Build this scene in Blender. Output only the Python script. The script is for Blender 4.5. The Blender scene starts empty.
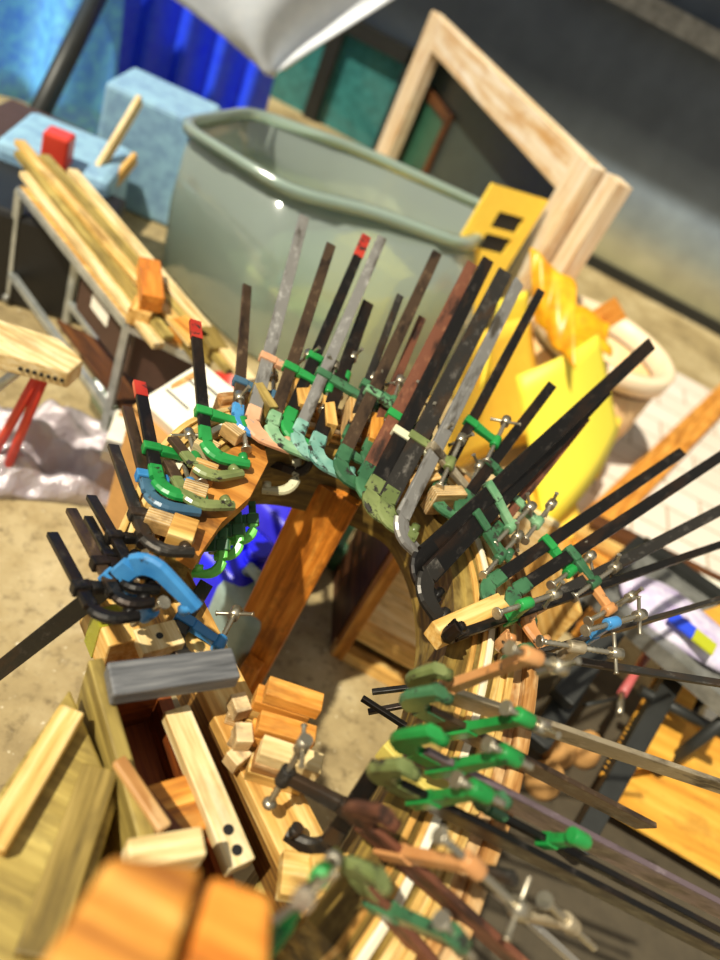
import bpy, math, random
from mathutils import Vector as V, Matrix
random.seed(7)
sc = bpy.context.scene
COL = sc.collection

# ------------------------------------------------------------------ camera
H, F = 1.6, 753.0
PIT, ROL = math.radians(37), math.radians(28)
FW = V((0, math.cos(PIT), -math.sin(PIT)))
R0 = V((1, 0, 0)); U0 = R0.cross(FW)
CR = R0 * math.cos(ROL) + U0 * math.sin(ROL)
CU = U0 * math.cos(ROL) - R0 * math.sin(ROL)
CP = V((0, 0, H))
def ray(x, y): return FW + CR * ((x - 360) / F) - CU * ((y - 480) / F)
def at(x, y, z):                                   # point of the view ray on the level z
    d = ray(x, y); return CP + d * ((z - H) / d.z)
def aty(x, y, yy):
    d = ray(x, y); return CP + d * (yy / d.y)
def dp(x, y, t): return CP + ray(x, y) * t
def pix(p):
    v = V(p) - CP; d = v.dot(FW)
    return 360 + F * v.dot(CR) / d, 480 - F * v.dot(CU) / d
cam = bpy.data.cameras.new('camera'); co = bpy.data.objects.new('camera', cam); COL.objects.link(co)
co.matrix_world = Matrix(((CR.x, CU.x, -FW.x, CP.x), (CR.y, CU.y, -FW.y, CP.y), (CR.z, CU.z, -FW.z, CP.z), (0, 0, 0, 1)))
cam.sensor_fit = 'VERTICAL'; cam.sensor_height = 36; cam.lens = F / 960 * 36
cam.clip_start = 0.02
cam.dof.use_dof = True; cam.dof.focus_distance = 1.16; cam.dof.aperture_fstop = 1.8
sc.camera = co

# ------------------------------------------------------------------ materials
def lin(h):
    h = h.lstrip('#'); r = [int(h[i:i+2], 16) / 255 for i in (0, 2, 4)]
    return tuple(c / 12.92 if c <= .04045 else ((c + .055) / 1.055) ** 2.4 for c in r) + (1,)
def newmat(name):
    m = bpy.data.materials.new(name); m.use_nodes = True
    n = m.node_tree; b = n.nodes['Principled BSDF']
    return m, n, b
def gc(n, scale):
    a = n.nodes.new('ShaderNodeAttribute'); a.attribute_name = 'gc'
    mp = n.nodes.new('ShaderNodeMapping'); mp.inputs['Scale'].default_value = scale
    n.links.new(a.outputs['Vector'], mp.inputs['Vector']); return mp.outputs['Vector']
def noise(n, vec, scale=1, detail=5, rough=.6):
    t = n.nodes.new('ShaderNodeTexNoise'); t.inputs['Scale'].default_value = scale
    t.inputs['Detail'].default_value = detail; t.inputs['Roughness'].default_value = rough
    if vec is not None: n.links.new(vec, t.inputs['Vector'])
    return t.outputs['Fac']
def ramp(n, fac, stops):
    r = n.nodes.new('ShaderNodeValToRGB'); e = r.color_ramp.elements
    while len(e) < len(stops): e.new(.5)
    for i, (p, c) in enumerate(stops):
        e[i].position = p; e[i].color = lin(c) if isinstance(c, str) else (c, c, c, 1)
    n.links.new(fac, r.inputs['Fac']); return r.outputs['Color']
def mixc(n, fac, a, b, mode='MIX'):
    m = n.nodes.new('ShaderNodeMix'); m.data_type = 'RGBA'; m.blend_type = mode
    if isinstance(fac, float): m.inputs[0].default_value = fac
    else: n.links.new(fac, m.inputs[0])
    for i, c in ((6, a), (7, b)):
        if isinstance(c, str): m.inputs[i].default_value = lin(c)
        else: n.links.new(c, m.inputs[i])
    return m.outputs[2]
def bump(n, b, fac, s=.3, d=.002):
    k = n.nodes.new('ShaderNodeBump'); k.inputs['Strength'].default_value = s; k.inputs['Distance'].default_value = d
    n.links.new(fac, k.inputs['Height']); n.links.new(k.outputs['Normal'], b.inputs['Normal'])
def wood(name, light, mid, dark, stain=None, gs=1., amt=.35, rough=.55, bs=.35):
    m, n, b = newmat(name)
    f = noise(n, gc(n, (5*gs, 70*gs, 70*gs)), 1, 6)
    c = ramp(n, f, [(.30, dark), (.5, mid), (.68, light)])
    if stain:
        s = ramp(n, noise(n, gc(n, (7, 14, 14)), 1, 4, .7), [(.5, 0.), (.64, 1.)])
        mm = n.nodes.new('ShaderNodeMath'); mm.operation = 'MULTIPLY'; mm.inputs[1].default_value = amt
        n.links.new(s, mm.inputs[0]); c = mixc(n, mm.outputs[0], c, stain)
    n.links.new(c, b.inputs['Base Color']); b.inputs['Roughness'].default_value = rough
    bump(n, b, f, bs); return m
def ply(name, light, dark, face, layer=.0045):     # layered edges, banded through the thickness
    m, n, b = newmat(name)
    a = n.nodes.new('ShaderNodeAttribute'); a.attribute_name = 'gc'
    sx = n.nodes.new('ShaderNodeSeparateXYZ'); n.links.new(a.outputs['Vector'], sx.inputs[0])
    mu = n.nodes.new('ShaderNodeMath'); mu.operation = 'MULTIPLY'; mu.inputs[1].default_value = 1 / (2 * layer)
    fr = n.nodes.new('ShaderNodeMath'); fr.operation = 'FRACT'
    n.links.new(sx.outputs['Z'], mu.inputs[0]); n.links.new(mu.outputs[0], fr.inputs[0])
    c1 = ramp(n, fr.outputs[0], [(.0, dark), (.08, dark), (.16, light), (.5, light), (.56, face), (.92, face)])
    f = noise(n, gc(n, (18, 90, 90)), 1, 5)
    c = mixc(n, .55, c1, ramp(n, f, [(.3, dark), (.55, face), (.75, light)]))
    s = ramp(n, noise(n, gc(n, (22, 22, 22)), 1, 5, .7), [(.52, 0.), (.68, .55)])
    c = mixc(n, s, c, '#5a3512')
    n.links.new(c, b.inputs['Base Color']); b.inputs['Roughness'].default_value = .65
    bump(n, b, f, .4); return m
def steel(name, base, spot, light, metal=.75, rough=.42, thr=.5):
    m, n, b = newmat(name)
    f = noise(n, gc(n, (28, 60, 60)), 1, 7, .7)
    g = noise(n, gc(n, (9, 30, 30)), 1, 4, .6)
    c = ramp(n, f, [(.3, base), (.55, base), (.78, light)])
    c = mixc(n, ramp(n, g, [(thr, 0.), (thr + .14, 1.)]), c, spot)
    n.links.new(c, b.inputs['Base Color']); b.inputs['Metallic'].default_value = metal
    n.links.new(ramp(n, f, [(.3, rough - .12), (.7, rough + .2)]), b.inputs['Roughness'])
    bump(n, b, f, .25, .001); return m
def paint(name, col, light, chip='#2a2620', thr=.6, rough=.32):
    m, n, b = newmat(name)
    f = noise(n, gc(n, (45, 45, 45)), 1, 6, .7)
    c = ramp(n, noise(n, gc(n, (14, 14, 14)), 1, 3), [(.35, col), (.7, light)])
    c = mixc(n, ramp(n, f, [(thr, 0.), (thr + .06, 1.)]), c, chip)
    n.links.new(c, b.inputs['Base Color']); b.inputs['Roughness'].default_value = rough
    bump(n, b, f, .2, .001); return m
def plain(name, col, rough=.5, metal=0., var=.12, spec=.5):
    m, n, b = newmat(name)
    f = noise(n, gc(n, (20, 20, 20)), 1, 4)
    c = mixc(n, var, col, ramp(n, f, [(.35, '#181512'), (.65, '#ffffff')]), 'OVERLAY')
    n.links.new(c, b.inputs['Base Color']); b.inputs['Roughness'].default_value = rough
    b.inputs['Metallic'].default_value = metal; b.inputs['Specular IOR Level'].default_value = spec
    return m
def clear(name, col, transp=.55, gloss=.25, rough=.12, wr=0., wsc=30, trl=.5):
    m = bpy.data.materials.new(name); m.use_nodes = True; n = m.node_tree
    n.nodes.remove(n.nodes['Principled BSDF']); out = n.nodes['Material Output']
    T = n.nodes.new('ShaderNodeBsdfTransparent'); T.inputs[0].default_value = lin(col)
    D = n.nodes.new('ShaderNodeBsdfDiffuse'); L = n.nodes.new('ShaderNodeBsdfTranslucent')
    G = n.nodes.new('ShaderNodeBsdfGlossy'); G.inputs['Roughness'].default_value = rough
    for k in (D, L): k.inputs[0].default_value = lin(col)
    f = noise(n, gc(n, (wsc, wsc, wsc)), 1, 4)
    if wr:
        k = n.nodes.new('ShaderNodeBump'); k.inputs['Strength'].default_value = wr; k.inputs['Distance'].default_value = .02
        n.links.new(f, k.inputs['Height'])
        for q in (D, G): n.links.new(k.outputs[0], q.inputs['Normal'])
    def mx(fac, a, b):
        q = n.nodes.new('ShaderNodeMixShader')
        if isinstance(fac, float): q.inputs[0].default_value = fac
        else: n.links.new(fac, q.inputs[0])
        n.links.new(a, q.inputs[1]); n.links.new(b, q.inputs[2]); return q.outputs[0]
    s = mx(trl, D.outputs[0], L.outputs[0])
    s = mx(transp, s, T.outputs[0])
    fr = n.nodes.new('ShaderNodeFresnel'); fr.inputs['IOR'].default_value = 1.45
    ad = n.nodes.new('ShaderNodeMath'); ad.operation = 'MULTIPLY_ADD'; ad.inputs[1].default_value = .8; ad.inputs[2].default_value = gloss * .25
    n.links.new(fr.outputs[0], ad.inputs[0])
    s = mx(ad.outputs[0], s, G.outputs[0])
    n.links.new(s, out.inputs['Surface']); return m

M = {}
M['pine'] = wood('pine', '#f2d28a', '#dfae5c', '#a8742e', '#6b4416', amt=.35)
M['pale'] = wood('pale_wood', '#f6e6bd', '#e8cd92', '#b8904e', '#6b4a20', amt=.3)
M['orange'] = wood('orange_ply', '#f3a544', '#dc842a', '#a05a1a', '#5a2a0a', amt=.5, rough=.4)
M['oak'] = wood('olive_form', '#a98a3c', '#66501f', '#231a0a', '#cbb060', gs=.6, amt=.4, bs=.9)
M['honey'] = wood('honey_wood', '#efb45a', '#d68f34', '#9a5a17', '#6b330a', amt=.45)
M['lam'] = wood('lamination', '#f3d99b', '#dcb465', '#a9782f', '#5a3a12', amt=.45)
M['caul'] = wood('caul', '#d3a464', '#a9753c', '#5f3a18', '#ecd2a0', amt=.55)
M['white'] = wood('white_strip', '#fffbe9', '#f4ead0', '#d8c59b', None, bs=.1)
M['olive'] = wood('olive_board', '#b39a55', '#8a7436', '#54441a', '#2f260e', amt=.5)
M['sage'] = wood('sage_board', '#cdb868', '#a8924a', '#6f5c28', '#4a3a18', gs=.6, amt=.5)
M['dark'] = wood('dark_wood', '#7a4a1f', '#553013', '#2c1708', '#1a0d04', amt=.5)
M['grey'] = wood('grey_board', '#7c7c7c', '#636466', '#4a4b4d', '#8e8f92', gs=2.2, amt=.25, bs=.7)
M['brownply'] = wood('brown_ply', '#a85c1c', '#8a4310', '#5a2806', '#3c1a04', amt=.6)
M['ply'] = ply('ply_edges', '#e9c98c', '#6a4318', '#c79650')
M['ply2'] = ply('ply_edges_rough', '#f3e2b6', '#4b3216', '#c9a060', .0025)
M['osb'] = ply('end_grain', '#a5782f', '#3f2810', '#7d5522', .006)
M['tmpl'] = wood('template_ply', '#d99a48', '#c07d2e', '#8a5016', '#4a2108', gs=.5, amt=.75)
M['blk'] = steel('black_bar', '#1e1c1a', '#33251b', '#5a534c', .6)
M['iron'] = steel('grey_bar', '#3a3732', '#4b3a2a', '#8b857b', .6)
M['brn'] = steel('brown_bar', '#54412f', '#2e231a', '#94795a', .5)
M['sil'] = steel('silver_bar', '#a3a099', '#625b50', '#e6e4dc', .6, .4, .53)
M['rust'] = steel('rust_bar', '#7a4a34', '#3a261c', '#a87552', .3, .6)
M['purp'] = steel('purple_bar', '#77666a', '#4a3c3c', '#a39496', .4)
M['worn'] = steel('worn_bar', '#b0a184', '#4f4434', '#d9d0b8', .5, .45, .52)
M['zinc'] = steel('zinc_screw', '#b0a894', '#7c6b4e', '#e2dcc8', .85, .32, .58)
M['green'] = paint('green_paint', '#177a34', '#2b9c4a')
M['dgreen'] = paint('dark_green_paint', '#2e5a3a', '#4a7d55', thr=.56)
M['teal'] = paint('teal_paint', '#3f7f70', '#9cc6b4', thr=.55)
M['lgreen'] = paint('light_green_paint', '#4f8a5e', '#9cc094', thr=.55)
M['olivep'] = paint('olive_paint', '#5d6a3a', '#87925a', thr=.56)
M['blue'] = paint('blue_paint', '#2f78b4', '#4f9ad2', thr=.63)
M['dblue'] = paint('dark_blue_paint', '#34566e', '#4d7288', thr=.58)
M['peach'] = paint('peach_paint', '#c98a5e', '#e2b08a', '#a39787', thr=.58)
M['lime'] = paint('lime_paint', '#6fdc5a', '#8ff07a', thr=.66)
M['ivory'] = paint('ivory_paint', '#c9c39a', '#e4dfc0', thr=.6)
M['redp'] = paint('red_paint', '#a8261a', '#c8402e', thr=.54)
M['orgp'] = paint('orange_paint', '#c08048', '#dca56c', thr=.6)
M['bluepl'] = plain('blue_plastic', '#2222e6', .35)
M['blue2'] = plain('violet_blue_plastic', '#3a34d8', .35)
M['greypl'] = plain('grey_plastic', '#8fa39c', .4)
M['yellowpl'] = plain('yellow_plastic', '#f2c224', .4)
M['yelcard'] = plain('yellow_card', '#ffd54a', .55, var=.08)
M['yelbright'] = plain('bright_yellow_card', '#ffec4a', .5, var=.03)
M['yelor'] = plain('amber_film', '#eda91c', .35, var=.25)
M['cream'] = plain('cream_plastic', '#eec48a', .45, var=.08)
M['creamrim'] = plain('pale_rim', '#f3dcb8', .45, var=.06)
M['whitepl'] = plain('white_plastic', '#e9e9e6', .4, var=.05)
M['paper'] = plain('paper', '#efe9d6', .7, var=.15)
M['blackpl'] = plain('black_plastic', '#191816', .5)
M['blackst'] = plain('black_steel', '#2c2d2a', .45, .3)
M['redst'] = plain('red_tube', '#d8402c', .4)
M['pinkst'] = plain('pink_handle', '#b85a58', .45)
M['alu'] = plain('aluminium', '#b9bdb8', .35, .6, .2)
M['galv'] = plain('galvanised', '#8d8d86', .4, .5, .25)
M['cardb'] = plain('cardboard', '#b98a4e', .8)
M['brownbox'] = plain('brown_box', '#4a3226', .6)
M['tarp'] = plain('blue_tarp', '#2f52ff', .45, var=.25)
M['tarp2'] = plain('sky_tarp', '#6ab8ff', .45, var=.3)
M['tarp3'] = plain('pale_tarp', '#8fb6cf', .5, var=.2)
M['sheet'] = plain('white_sheet', '#dfe3e8', .4, var=.15)
M['ochre'] = wood('ochre_sheet', '#edb84e', '#dda038', '#c8862a', '#8f5a1c', gs=.3, amt=.4, bs=.05)
M['frame'] = wood('frame_white', '#f6ead6', '#ead2ac', '#d3a468', '#c48a48', gs=.5, amt=.35, bs=.1)
M['gold'] = plain('brown_gold_tube', '#7c5a30', .4, .3)
M['lilac'] = plain('lilac_bubble', '#cfc4dc', .3, var=.35)
M['labelb'] = plain('blue_label', '#2d4fe0', .4, var=.02)
M['labely'] = plain('yellow_green_label', '#b8bd2a', .4, var=.02)
M['ink'] = plain('ink', '#3a352c', .7, var=0.)
M['tapey'] = clear('yellow_tape', '#dbe04a', .25, .2, .2, .3)
M['tub'] = clear('clear_tub', '#e4f6ea', .48, .5, .12, .14, 6, .5)
M['tubs'] = clear('small_tub', '#bcd3b4', .5, .4, .12, .2)
M['poly'] = clear('polythene', '#f3e6ec', .42, .8, .14, .9, 26, .3)
M['reflect'] = plain('teal_glass', '#3b7a78', .12, 0., .2)

# ------------------------------------------------------------------ mesh building
class MB:
    def __init__(s): s.v = []; s.f = []; s.g = []; s.sm = []; s.o = V((random.uniform(0, 5), random.uniform(0, 5), random.uniform(0, 5)))
    def add(s, vs, fs, gs, smooth=False):
        k = len(s.v); s.v += [V(p) for p in vs]; s.f += [tuple(i + k for i in f) for f in fs]
        s.g += [V(q) + s.o for q in gs]; s.sm += [smooth] * len(fs)
    def obox(s, c, ax, ay, az, sx, sy, sz, taper=1.):    # axes and full sizes, long axis first
        c = V(c); vs = []; gs = []
        for i in (-.5, .5):
            t = taper if i > 0 else 1
            for j in (-.5, .5):
                for k in (-.5, .5):
                    vs.append(c + ax * (i * sx) + ay * (j * sy * t) + az * (k * sz * t)); gs.append((i * sx, j * sy * t, k * sz * t))
        s.add(vs, [(0, 1, 3, 2), (4, 6, 7, 5), (0, 4, 5, 1), (2, 3, 7, 6), (0, 2, 6, 4), (1, 5, 7, 3)], gs)
    def box(s, c, sx, sy, sz, rz=0.):
        s.obox(c, V((math.cos(rz), math.sin(rz), 0)), V((-math.sin(rz), math.cos(rz), 0)), V((0, 0, 1)), sx, sy, sz)
    def beam(s, p, q, w, h, up=V((0, 0, 1))):
        p, q = V(p), V(q); a = (q - p).normalized(); y = up.cross(a).normalized(); z = a.cross(y)
        s.obox((p + q) / 2, a, y, z, (q - p).length, w, h)
    def sweep(s, pts, secs, frames, closed=True):        # secs: list of (y, z) outlines per point; frames: (ay, az)
        n = len(secs[0]); vs = []; gs = []; L = 0
        for i, p in enumerate(pts):
            if i: L += (V(p) - V(pts[i-1])).length
            for (y, z) in secs[i]:
                vs.append(V(p) + frames[i][0] * y + frames[i][1] * z); gs.append((L, y, z))
        fs = []
        for i in range(len(pts) - 1):
            for j in range(n):
                a, b = i * n + j, i * n + (j + 1) % n; fs.append((a, a + n, b + n, b))
        fs.append(tuple(range(n))); fs.append(tuple(reversed(range((len(pts)-1) * n, len(pts) * n))))
        s.add(vs, fs, gs)
    def tube(s, pts, r, seg=10, cap=True):
        pts = [V(p) for p in pts]; rs = r if isinstance(r, (list, tuple)) else [r] * len(pts)
        vs = []; gs = []; L = 0; ay = None
        for i, p in enumerate(pts):
            t = (pts[min(i+1, len(pts)-1)] - pts[max(i-1, 0)]).normalized()
            if ay is None: ay = t.orthogonal().normalized()
            ay = (ay - t * ay.dot(t)).normalized(); az = t.cross(ay)
            if i: L += (p - pts[i-1]).length
            for j in range(seg):
                a = 2 * math.pi * j / seg
                vs.append(p + (ay * math.cos(a) + az * math.sin(a)) * rs[i]); gs.append((L, math.cos(a) * rs[i], math.sin(a) * rs[i]))
        fs = []
        for i in range(len(pts) - 1):
            for j in range(seg):
                a, b = i * seg + j, i * seg + (j + 1) % seg; fs.append((a, b, b + seg, a + seg))
        k = len(s.v); s.add(vs, fs, gs, True)
        if cap:
            s.f += [tuple(k + j for j in reversed(range(seg))), tuple(k + (len(pts)-1) * seg + j for j in range(seg))]; s.sm += [False, False]
    def loft(s, loops, cap0=True, cap1=True, smooth=False):
        n = len(loops[0]); vs = []; gs = []
        for lp in loops:
            for p in lp: vs.append(V(p)); gs.append(V(p))
        fs = []
        for i in range(len(loops) - 1):
            for j in range(n):
                a, b = i * n + j, i * n + (j + 1) % n; fs.append((a, b, b + n, a + n))
        k = len(s.v); s.add(vs, fs, gs, smooth)
        if cap0: s.f.append(tuple(k + j for j in reversed(range(n)))); s.sm.append(False)
        if cap1: s.f.append(tuple(k + (len(loops)-1) * n + j for j in range(n))); s.sm.append(False)
    def prism(s, poly, z0, z1):
        s.loft([[V((p[0], p[1], z0)) for p in poly], [V((p[0], p[1], z1)) for p in poly]])
    def grid(s, fn, nu, nv, th=0.):                      # a sheet with real thickness
        P = [[V(fn(i / nu, j / nv)) for j in range(nv + 1)] for i in range(nu + 1)]
        vs = [p for r in P for p in r]; fs = []
        w = nv + 1
        for i in range(nu):
            for j in range(nv): fs.append((i*w+j, (i+1)*w+j, (i+1)*w+j+1, i*w+j+1))
        s.add(vs, fs, vs, True)
    def build(s, name, mat, parent=None, bevel=0., solid=0., sub=0, origin=None):
        base = getp(parent) if parent else (V(origin) if origin is not None else V((sum(p.x for p in s.v)/len(s.v), sum(p.y for p in s.v)/len(s.v), min(p.z for p in s.v))))
        me = bpy.data.meshes.new(name); me.from_pydata([p - base for p in s.v], [], s.f); me.update()
        at_ = me.attributes.new('gc', 'FLOAT_VECTOR', 'POINT')
        at_.data.foreach_set('vector', [c for q in s.g for c in q])
        me.polygons.foreach_set('use_smooth', s.sm)
        me.materials.append(M[mat] if isinstance(mat, str) else mat)
        o = bpy.data.objects.new(name, me); COL.objects.link(o)
        if parent: o.parent = parent
        else: o.location = base
        WP[o.name] = base
        if solid: q = o.modifiers.new('solid', 'SOLIDIFY'); q.thickness = solid; q.offset = 0
        if bevel: q = o.modifiers.new('bevel', 'BEVEL'); q.width = bevel; q.segments = 2; q.limit_method = 'ANGLE'; q.angle_limit = .6
        if sub: q = o.modifiers.new('sub', 'SUBSURF'); q.levels = sub; q.render_levels = sub
        return o
WP = {}
def getp(o): return WP[o.name]
def tag(o, label, cat, group=None, kind=None):
    o['label'] = label; o['category'] = cat
    if group: o['group'] = group
    if kind: o['kind'] = kind
    return o
def thing(name, label, cat, base, group=None):
    o = bpy.data.objects.new(name, None); o.empty_display_size = .05; COL.objects.link(o)
    o.location = base; WP[o.name] = V(base); return tag(o, label, cat, group)
def struct(o): o['kind'] = 'structure'; return o
def rect(w, h): return [(-w/2, -h/2), (w/2, -h/2), (w/2, h/2), (-w/2, h/2)]
Z = V((0, 0, 1)); X = V((1, 0, 0)); Y = V((0, 1, 0))

# ------------------------------------------------------------------ setting
def floor_mat():
    m, n, b = newmat('concrete')
    tc = n.nodes.new('ShaderNodeTexCoord')
    f = noise(n, tc.outputs['Object'], 2.2, 8, .65); g = noise(n, tc.outputs['Object'], 26, 6, .7)
    c = ramp(n, f, [(.3, '#6e5d3c'), (.5, '#a89468'), (.68, '#c9b88e')])
    c = mixc(n, ramp(n, g, [(.52, 0.), (.72, .8)]), c, '#554528')
    c = mixc(n, ramp(n, noise(n, tc.outputs['Object'], 55, 3), [(.66, 0.), (.72, .8)]), c, '#efe4c4')
    n.links.new(c, b.inputs['Base Color']); b.inputs['Roughness'].default_value = .7
    bump(n, b, g, .3, .004); return m
def tile_mat():
    m, n, b = newmat('tiles')
    tc = n.nodes.new('ShaderNodeTexCoord'); k = n.nodes.new('ShaderNodeTexBrick')
    n.links.new(tc.outputs['Object'], k.inputs['Vector'])
    k.inputs['Color1'].default_value = lin('#e8ddcf'); k.inputs['Color2'].default_value = lin('#dccfbe'); k.inputs['Mortar'].default_value = lin('#a8957a')
    k.inputs['Scale'].default_value = 1; k.inputs['Brick Width'].default_value = .36; k.inputs['Row Height'].default_value = .2; k.inputs['Mortar Size'].default_value = .006
    n.links.new(k.outputs['Color'], b.inputs['Base Color']); b.inputs['Roughness'].default_value = .55; return m
def wall_mat():
    m, n, b = newmat('wall_paint')
    tc = n.nodes.new('ShaderNodeTexCoord'); sx = n.nodes.new('ShaderNodeSeparateXYZ'); n.links.new(tc.outputs['Object'], sx.inputs[0])
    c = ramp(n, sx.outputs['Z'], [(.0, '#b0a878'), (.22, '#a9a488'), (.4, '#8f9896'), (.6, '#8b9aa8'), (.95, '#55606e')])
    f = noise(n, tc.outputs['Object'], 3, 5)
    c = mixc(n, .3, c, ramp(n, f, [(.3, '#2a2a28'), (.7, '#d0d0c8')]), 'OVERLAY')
    n.links.new(c, b.inputs['Base Color']); b.inputs['Roughness'].default_value = .7; return m
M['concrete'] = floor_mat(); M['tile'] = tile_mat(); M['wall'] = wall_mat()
m = MB(); m.box((0, 3, -.05), 14, 8, .1); struct(m.build('floor', 'concrete', origin=(0, 0, 0)))
WY = 5.8
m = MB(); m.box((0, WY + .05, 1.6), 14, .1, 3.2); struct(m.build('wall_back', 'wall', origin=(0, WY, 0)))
m = MB(); m.box((2.6, WY - .03, .04), 7, .05, .08); struct(m.build('baseboard_back', 'blackst'))
m = MB(); m.box((2.6, WY - .08, 1.53), 7, .14, .12); struct(m.build('trim_1', 'galv'))
m = MB(); m.box((2.6, WY - .05, 1.95), 7, .1, .3); struct(m.build('trim_2', 'blackst'))
# paler paved part of the floor on the right
tl = [at(560, 330, 0), at(720, 330, 0) + V((.8, .3, 0)), at(760, 640, 0), at(560, 600, 0)]
m = MB(); m.prism([(.75, 2.1), (3.4, 2.1), (3.4, 4.6), (.75, 4.6)], .0, .012); struct(m.build('floor_tiles', 'tile', origin=(0, 0, 0)))

m = MB(); m.box((0, 5.5, 2.95), 14, 1.6, .1); struct(m.build('shade_ceiling', 'wall', origin=(0, 5.5, 2.9)))  # unseen ceiling strip, added to keep the sun off the back wall
# window in the back wall: dark frame, teal panes
wc = aty(325, 82, WY - .05)
win = bpy.data.objects.new('window_1', None); COL.objects.link(win); win.location = wc; WP['window_1'] = wc; win['kind'] = 'structure'
m = MB()
for dx in (-.55, -.02, .55): m.box(wc + V((dx, 0, 0)), .1, .1, .9)
for dz in (-.4, .4): m.box(wc + V((0, 0, dz)), 1.2, .1, .1)
m.build('window_frame', 'blackst', win)
m = MB(); m.box(wc + V((0, .03, 0)), 1.1, .02, .8); m.build('pane', 'reflect', win)

# ------------------------------------------------------------------ far left: tarpaulins, pole, white sheet
def tarp(name, label, pl, pr, pbl, pbr, mat, amp=.05, n=9, cat='tarpaulin'):
    pl, pr, pbl, pbr = map(V, (pl, pr, pbl, pbr)); m = MB()
    def fn(u, v):
        p = pl.lerp(pr, u).lerp(pbl.lerp(pbr, u), v)
        return p + V((0, -1, 0)) * (amp * math.sin(u * n * math.pi + 2 * v) * (.4 + .6 * v) + amp * .5 * math.sin(u * n * 2.7 + 5 * v))
    m.grid(fn, 60, 14); o = m.build(name, mat, solid=.006); return tag(o, label, cat)
tarp('blue_tarpaulin', 'deep blue folded tarpaulin hanging at the back behind the clear tub', (-2.45, 4.3, 1.9), (-1.66, 4.75, 1.9), (-2.3, 4.2, .0), (-1.55, 4.65, .0), 'tarp', .035, 9)
tarp('sky_blue_tarpaulin', 'lighter sky-blue tarpaulin in the top left corner beside the pole', (-3.6, 3.5, 1.9), (-2.12, 3.72, 1.9), (-3.4, 3.4, .0), (-1.98, 3.62, .0), 'tarp2', .05, 7)
c = at(20, 300, .0); m = MB(); m.box(c + V((-.1, .12, .17)), .6, .4, .34, .35); tag(m.build('floor_dark_box', 'blackpl', bevel=.02, origin=(c.x, c.y, 0)), 'black box added to darken the floor at left behind the stool', 'box')  # filler box, added to make this part of the floor dark
c = at(40, 225, .0); m = MB(); m.box(c + V((-.1, .15, .15)), .5, .4, .3, .2); tag(m.build('dark_brown_crate', 'brownbox', bevel=.015, origin=(c.x, c.y, 0)), 'dark brown crate on the floor beyond the added black box', 'crate')
p0 = at(2, 190, .0); pt = p0 + (dp(100, -10, 3.42) - p0) * 1.3
m = MB(); m.tube([p0, pt], .045, 12); m.box(p0 + Z * .01, .2, .2, .02)
tag(m.build('steel_pole', 'blackst', origin=p0), 'grey steel pole leaning in front of the sky-blue tarpaulin', 'pole')
c = at(155, 150, .25); m = MB()
m.box(c + V((0, 0, 0)), .42, .35, .5, .2); tag(m.build('pale_blue_crate', 'tarp3', bevel=.02, origin=(c.x, c.y, 0)), 'pale blue box in front of the deep blue tarpaulin', 'box')
c = at(62, 195, .2); m = MB(); m.box(c, .4, .4, .4, .3); tag(m.build('dusty_blue_crate', 'tarp3', bevel=.03), 'dusty blue-grey box behind the long timber offcuts, below the pole', 'box')
c = at(57, 155, .42); m = MB(); m.box(c, .09, .09, .16, .3); tag(m.build('red_brown_can', 'redst', bevel=.01), 'small red-brown can on the dusty blue box', 'can')
# white sheet hanging as a triangle
a, b_, c_ = aty(158, -12, 3.75), aty(272, 78, 4.05), aty(410, -12, 4.3)
m = MB()
def fn(u, v):
    top = a.lerp(c_, u); q = top.lerp(b_, v * (1 - abs(u - .44) * .2)) if v else top
    return q + V((0, .04 * math.sin(9 * u + 3 * v), 0))
m.grid(fn, 24, 12); tag(m.build('white_plastic_sheet', 'sheet', solid=.006), 'white plastic sheet hanging to a point in front of the teal window', 'sheet')

# ------------------------------------------------------------------ white timber frame behind the tub
zt = 1.06
TL = at(437, 12, zt); TR = at(600, 168, zt); ax = (TR - TL).normalized(); wid = (TR - TL).length
th = thing('timber_surround', 'big white-painted timber frame standing behind the clear tub', 'frame', (TL.x, TL.y, 0))
def fbar(name, p, q, w, d=.07, mat='frame'):
    m = MB(); m.beam(p, q, d, w, up=Z if abs((V(q) - V(p)).normalized().z) < .9 else ax); return m.build(name, mat, th, bevel=.006)
fbar('stile', TL + ax * .11 - Z * zt, TL + ax * .11, .22)
fbar('stile', TR - ax * .07 - Z * zt, TR - ax * .07, .15)
fbar('top_rail', TL + ax * .22 - Z * .08, TR - ax * .145 - Z * .08, .16)
fbar('bottom_rail', TL + ax * .22 - Z * (zt - .06), TR - ax * .15 - Z * (zt - .06), .12)
q = TR + ax * .16 + Y * .1
th2 = thing('white_batten', 'loose white-painted upright batten just beyond the timber frame', 'board', (q.x, q.y, 0))
m = MB(); m.beam(q - Z * zt, q - Z * .0, .07, .1, up=ax); m.build('batten', 'frame', th2)
g = TL + ax * .35 + Y * .25
m = MB(); m.obox(TL + ax * (wid / 2) + Y * .22 - Z * (zt / 2 + .05), ax, Z, ax.cross(Z), wid * .9, zt - .12, .03); tag(m.build('void_backing', plain('dark_void', '#39423c', .35)), 'dark grey-green backing added as the shaded void inside the white timber surround', 'sheet')  # added backing, its dark colour stands in for the shaded opening
g = TL + ax * .35 + Y * .1
th = thing('framed_green_board', 'dark green panel with red-brown frame leaning inside the white timber frame', 'panel', (g.x, g.y, 0))
m = MB(); m.obox(g + V((.05, .0, -zt + .36)), ax, Z, ax.cross(Z), .5, .6, .02); m.build('panel', plain('dark_green_panel', '#2f5a44', .4), th)
m = MB()
for s_ in (-1, 1): m.obox(g + V((.05, 0, -zt + .36)) + ax * (.27 * s_), Z, ax, ax.cross(Z), .7, .06, .04)
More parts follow.
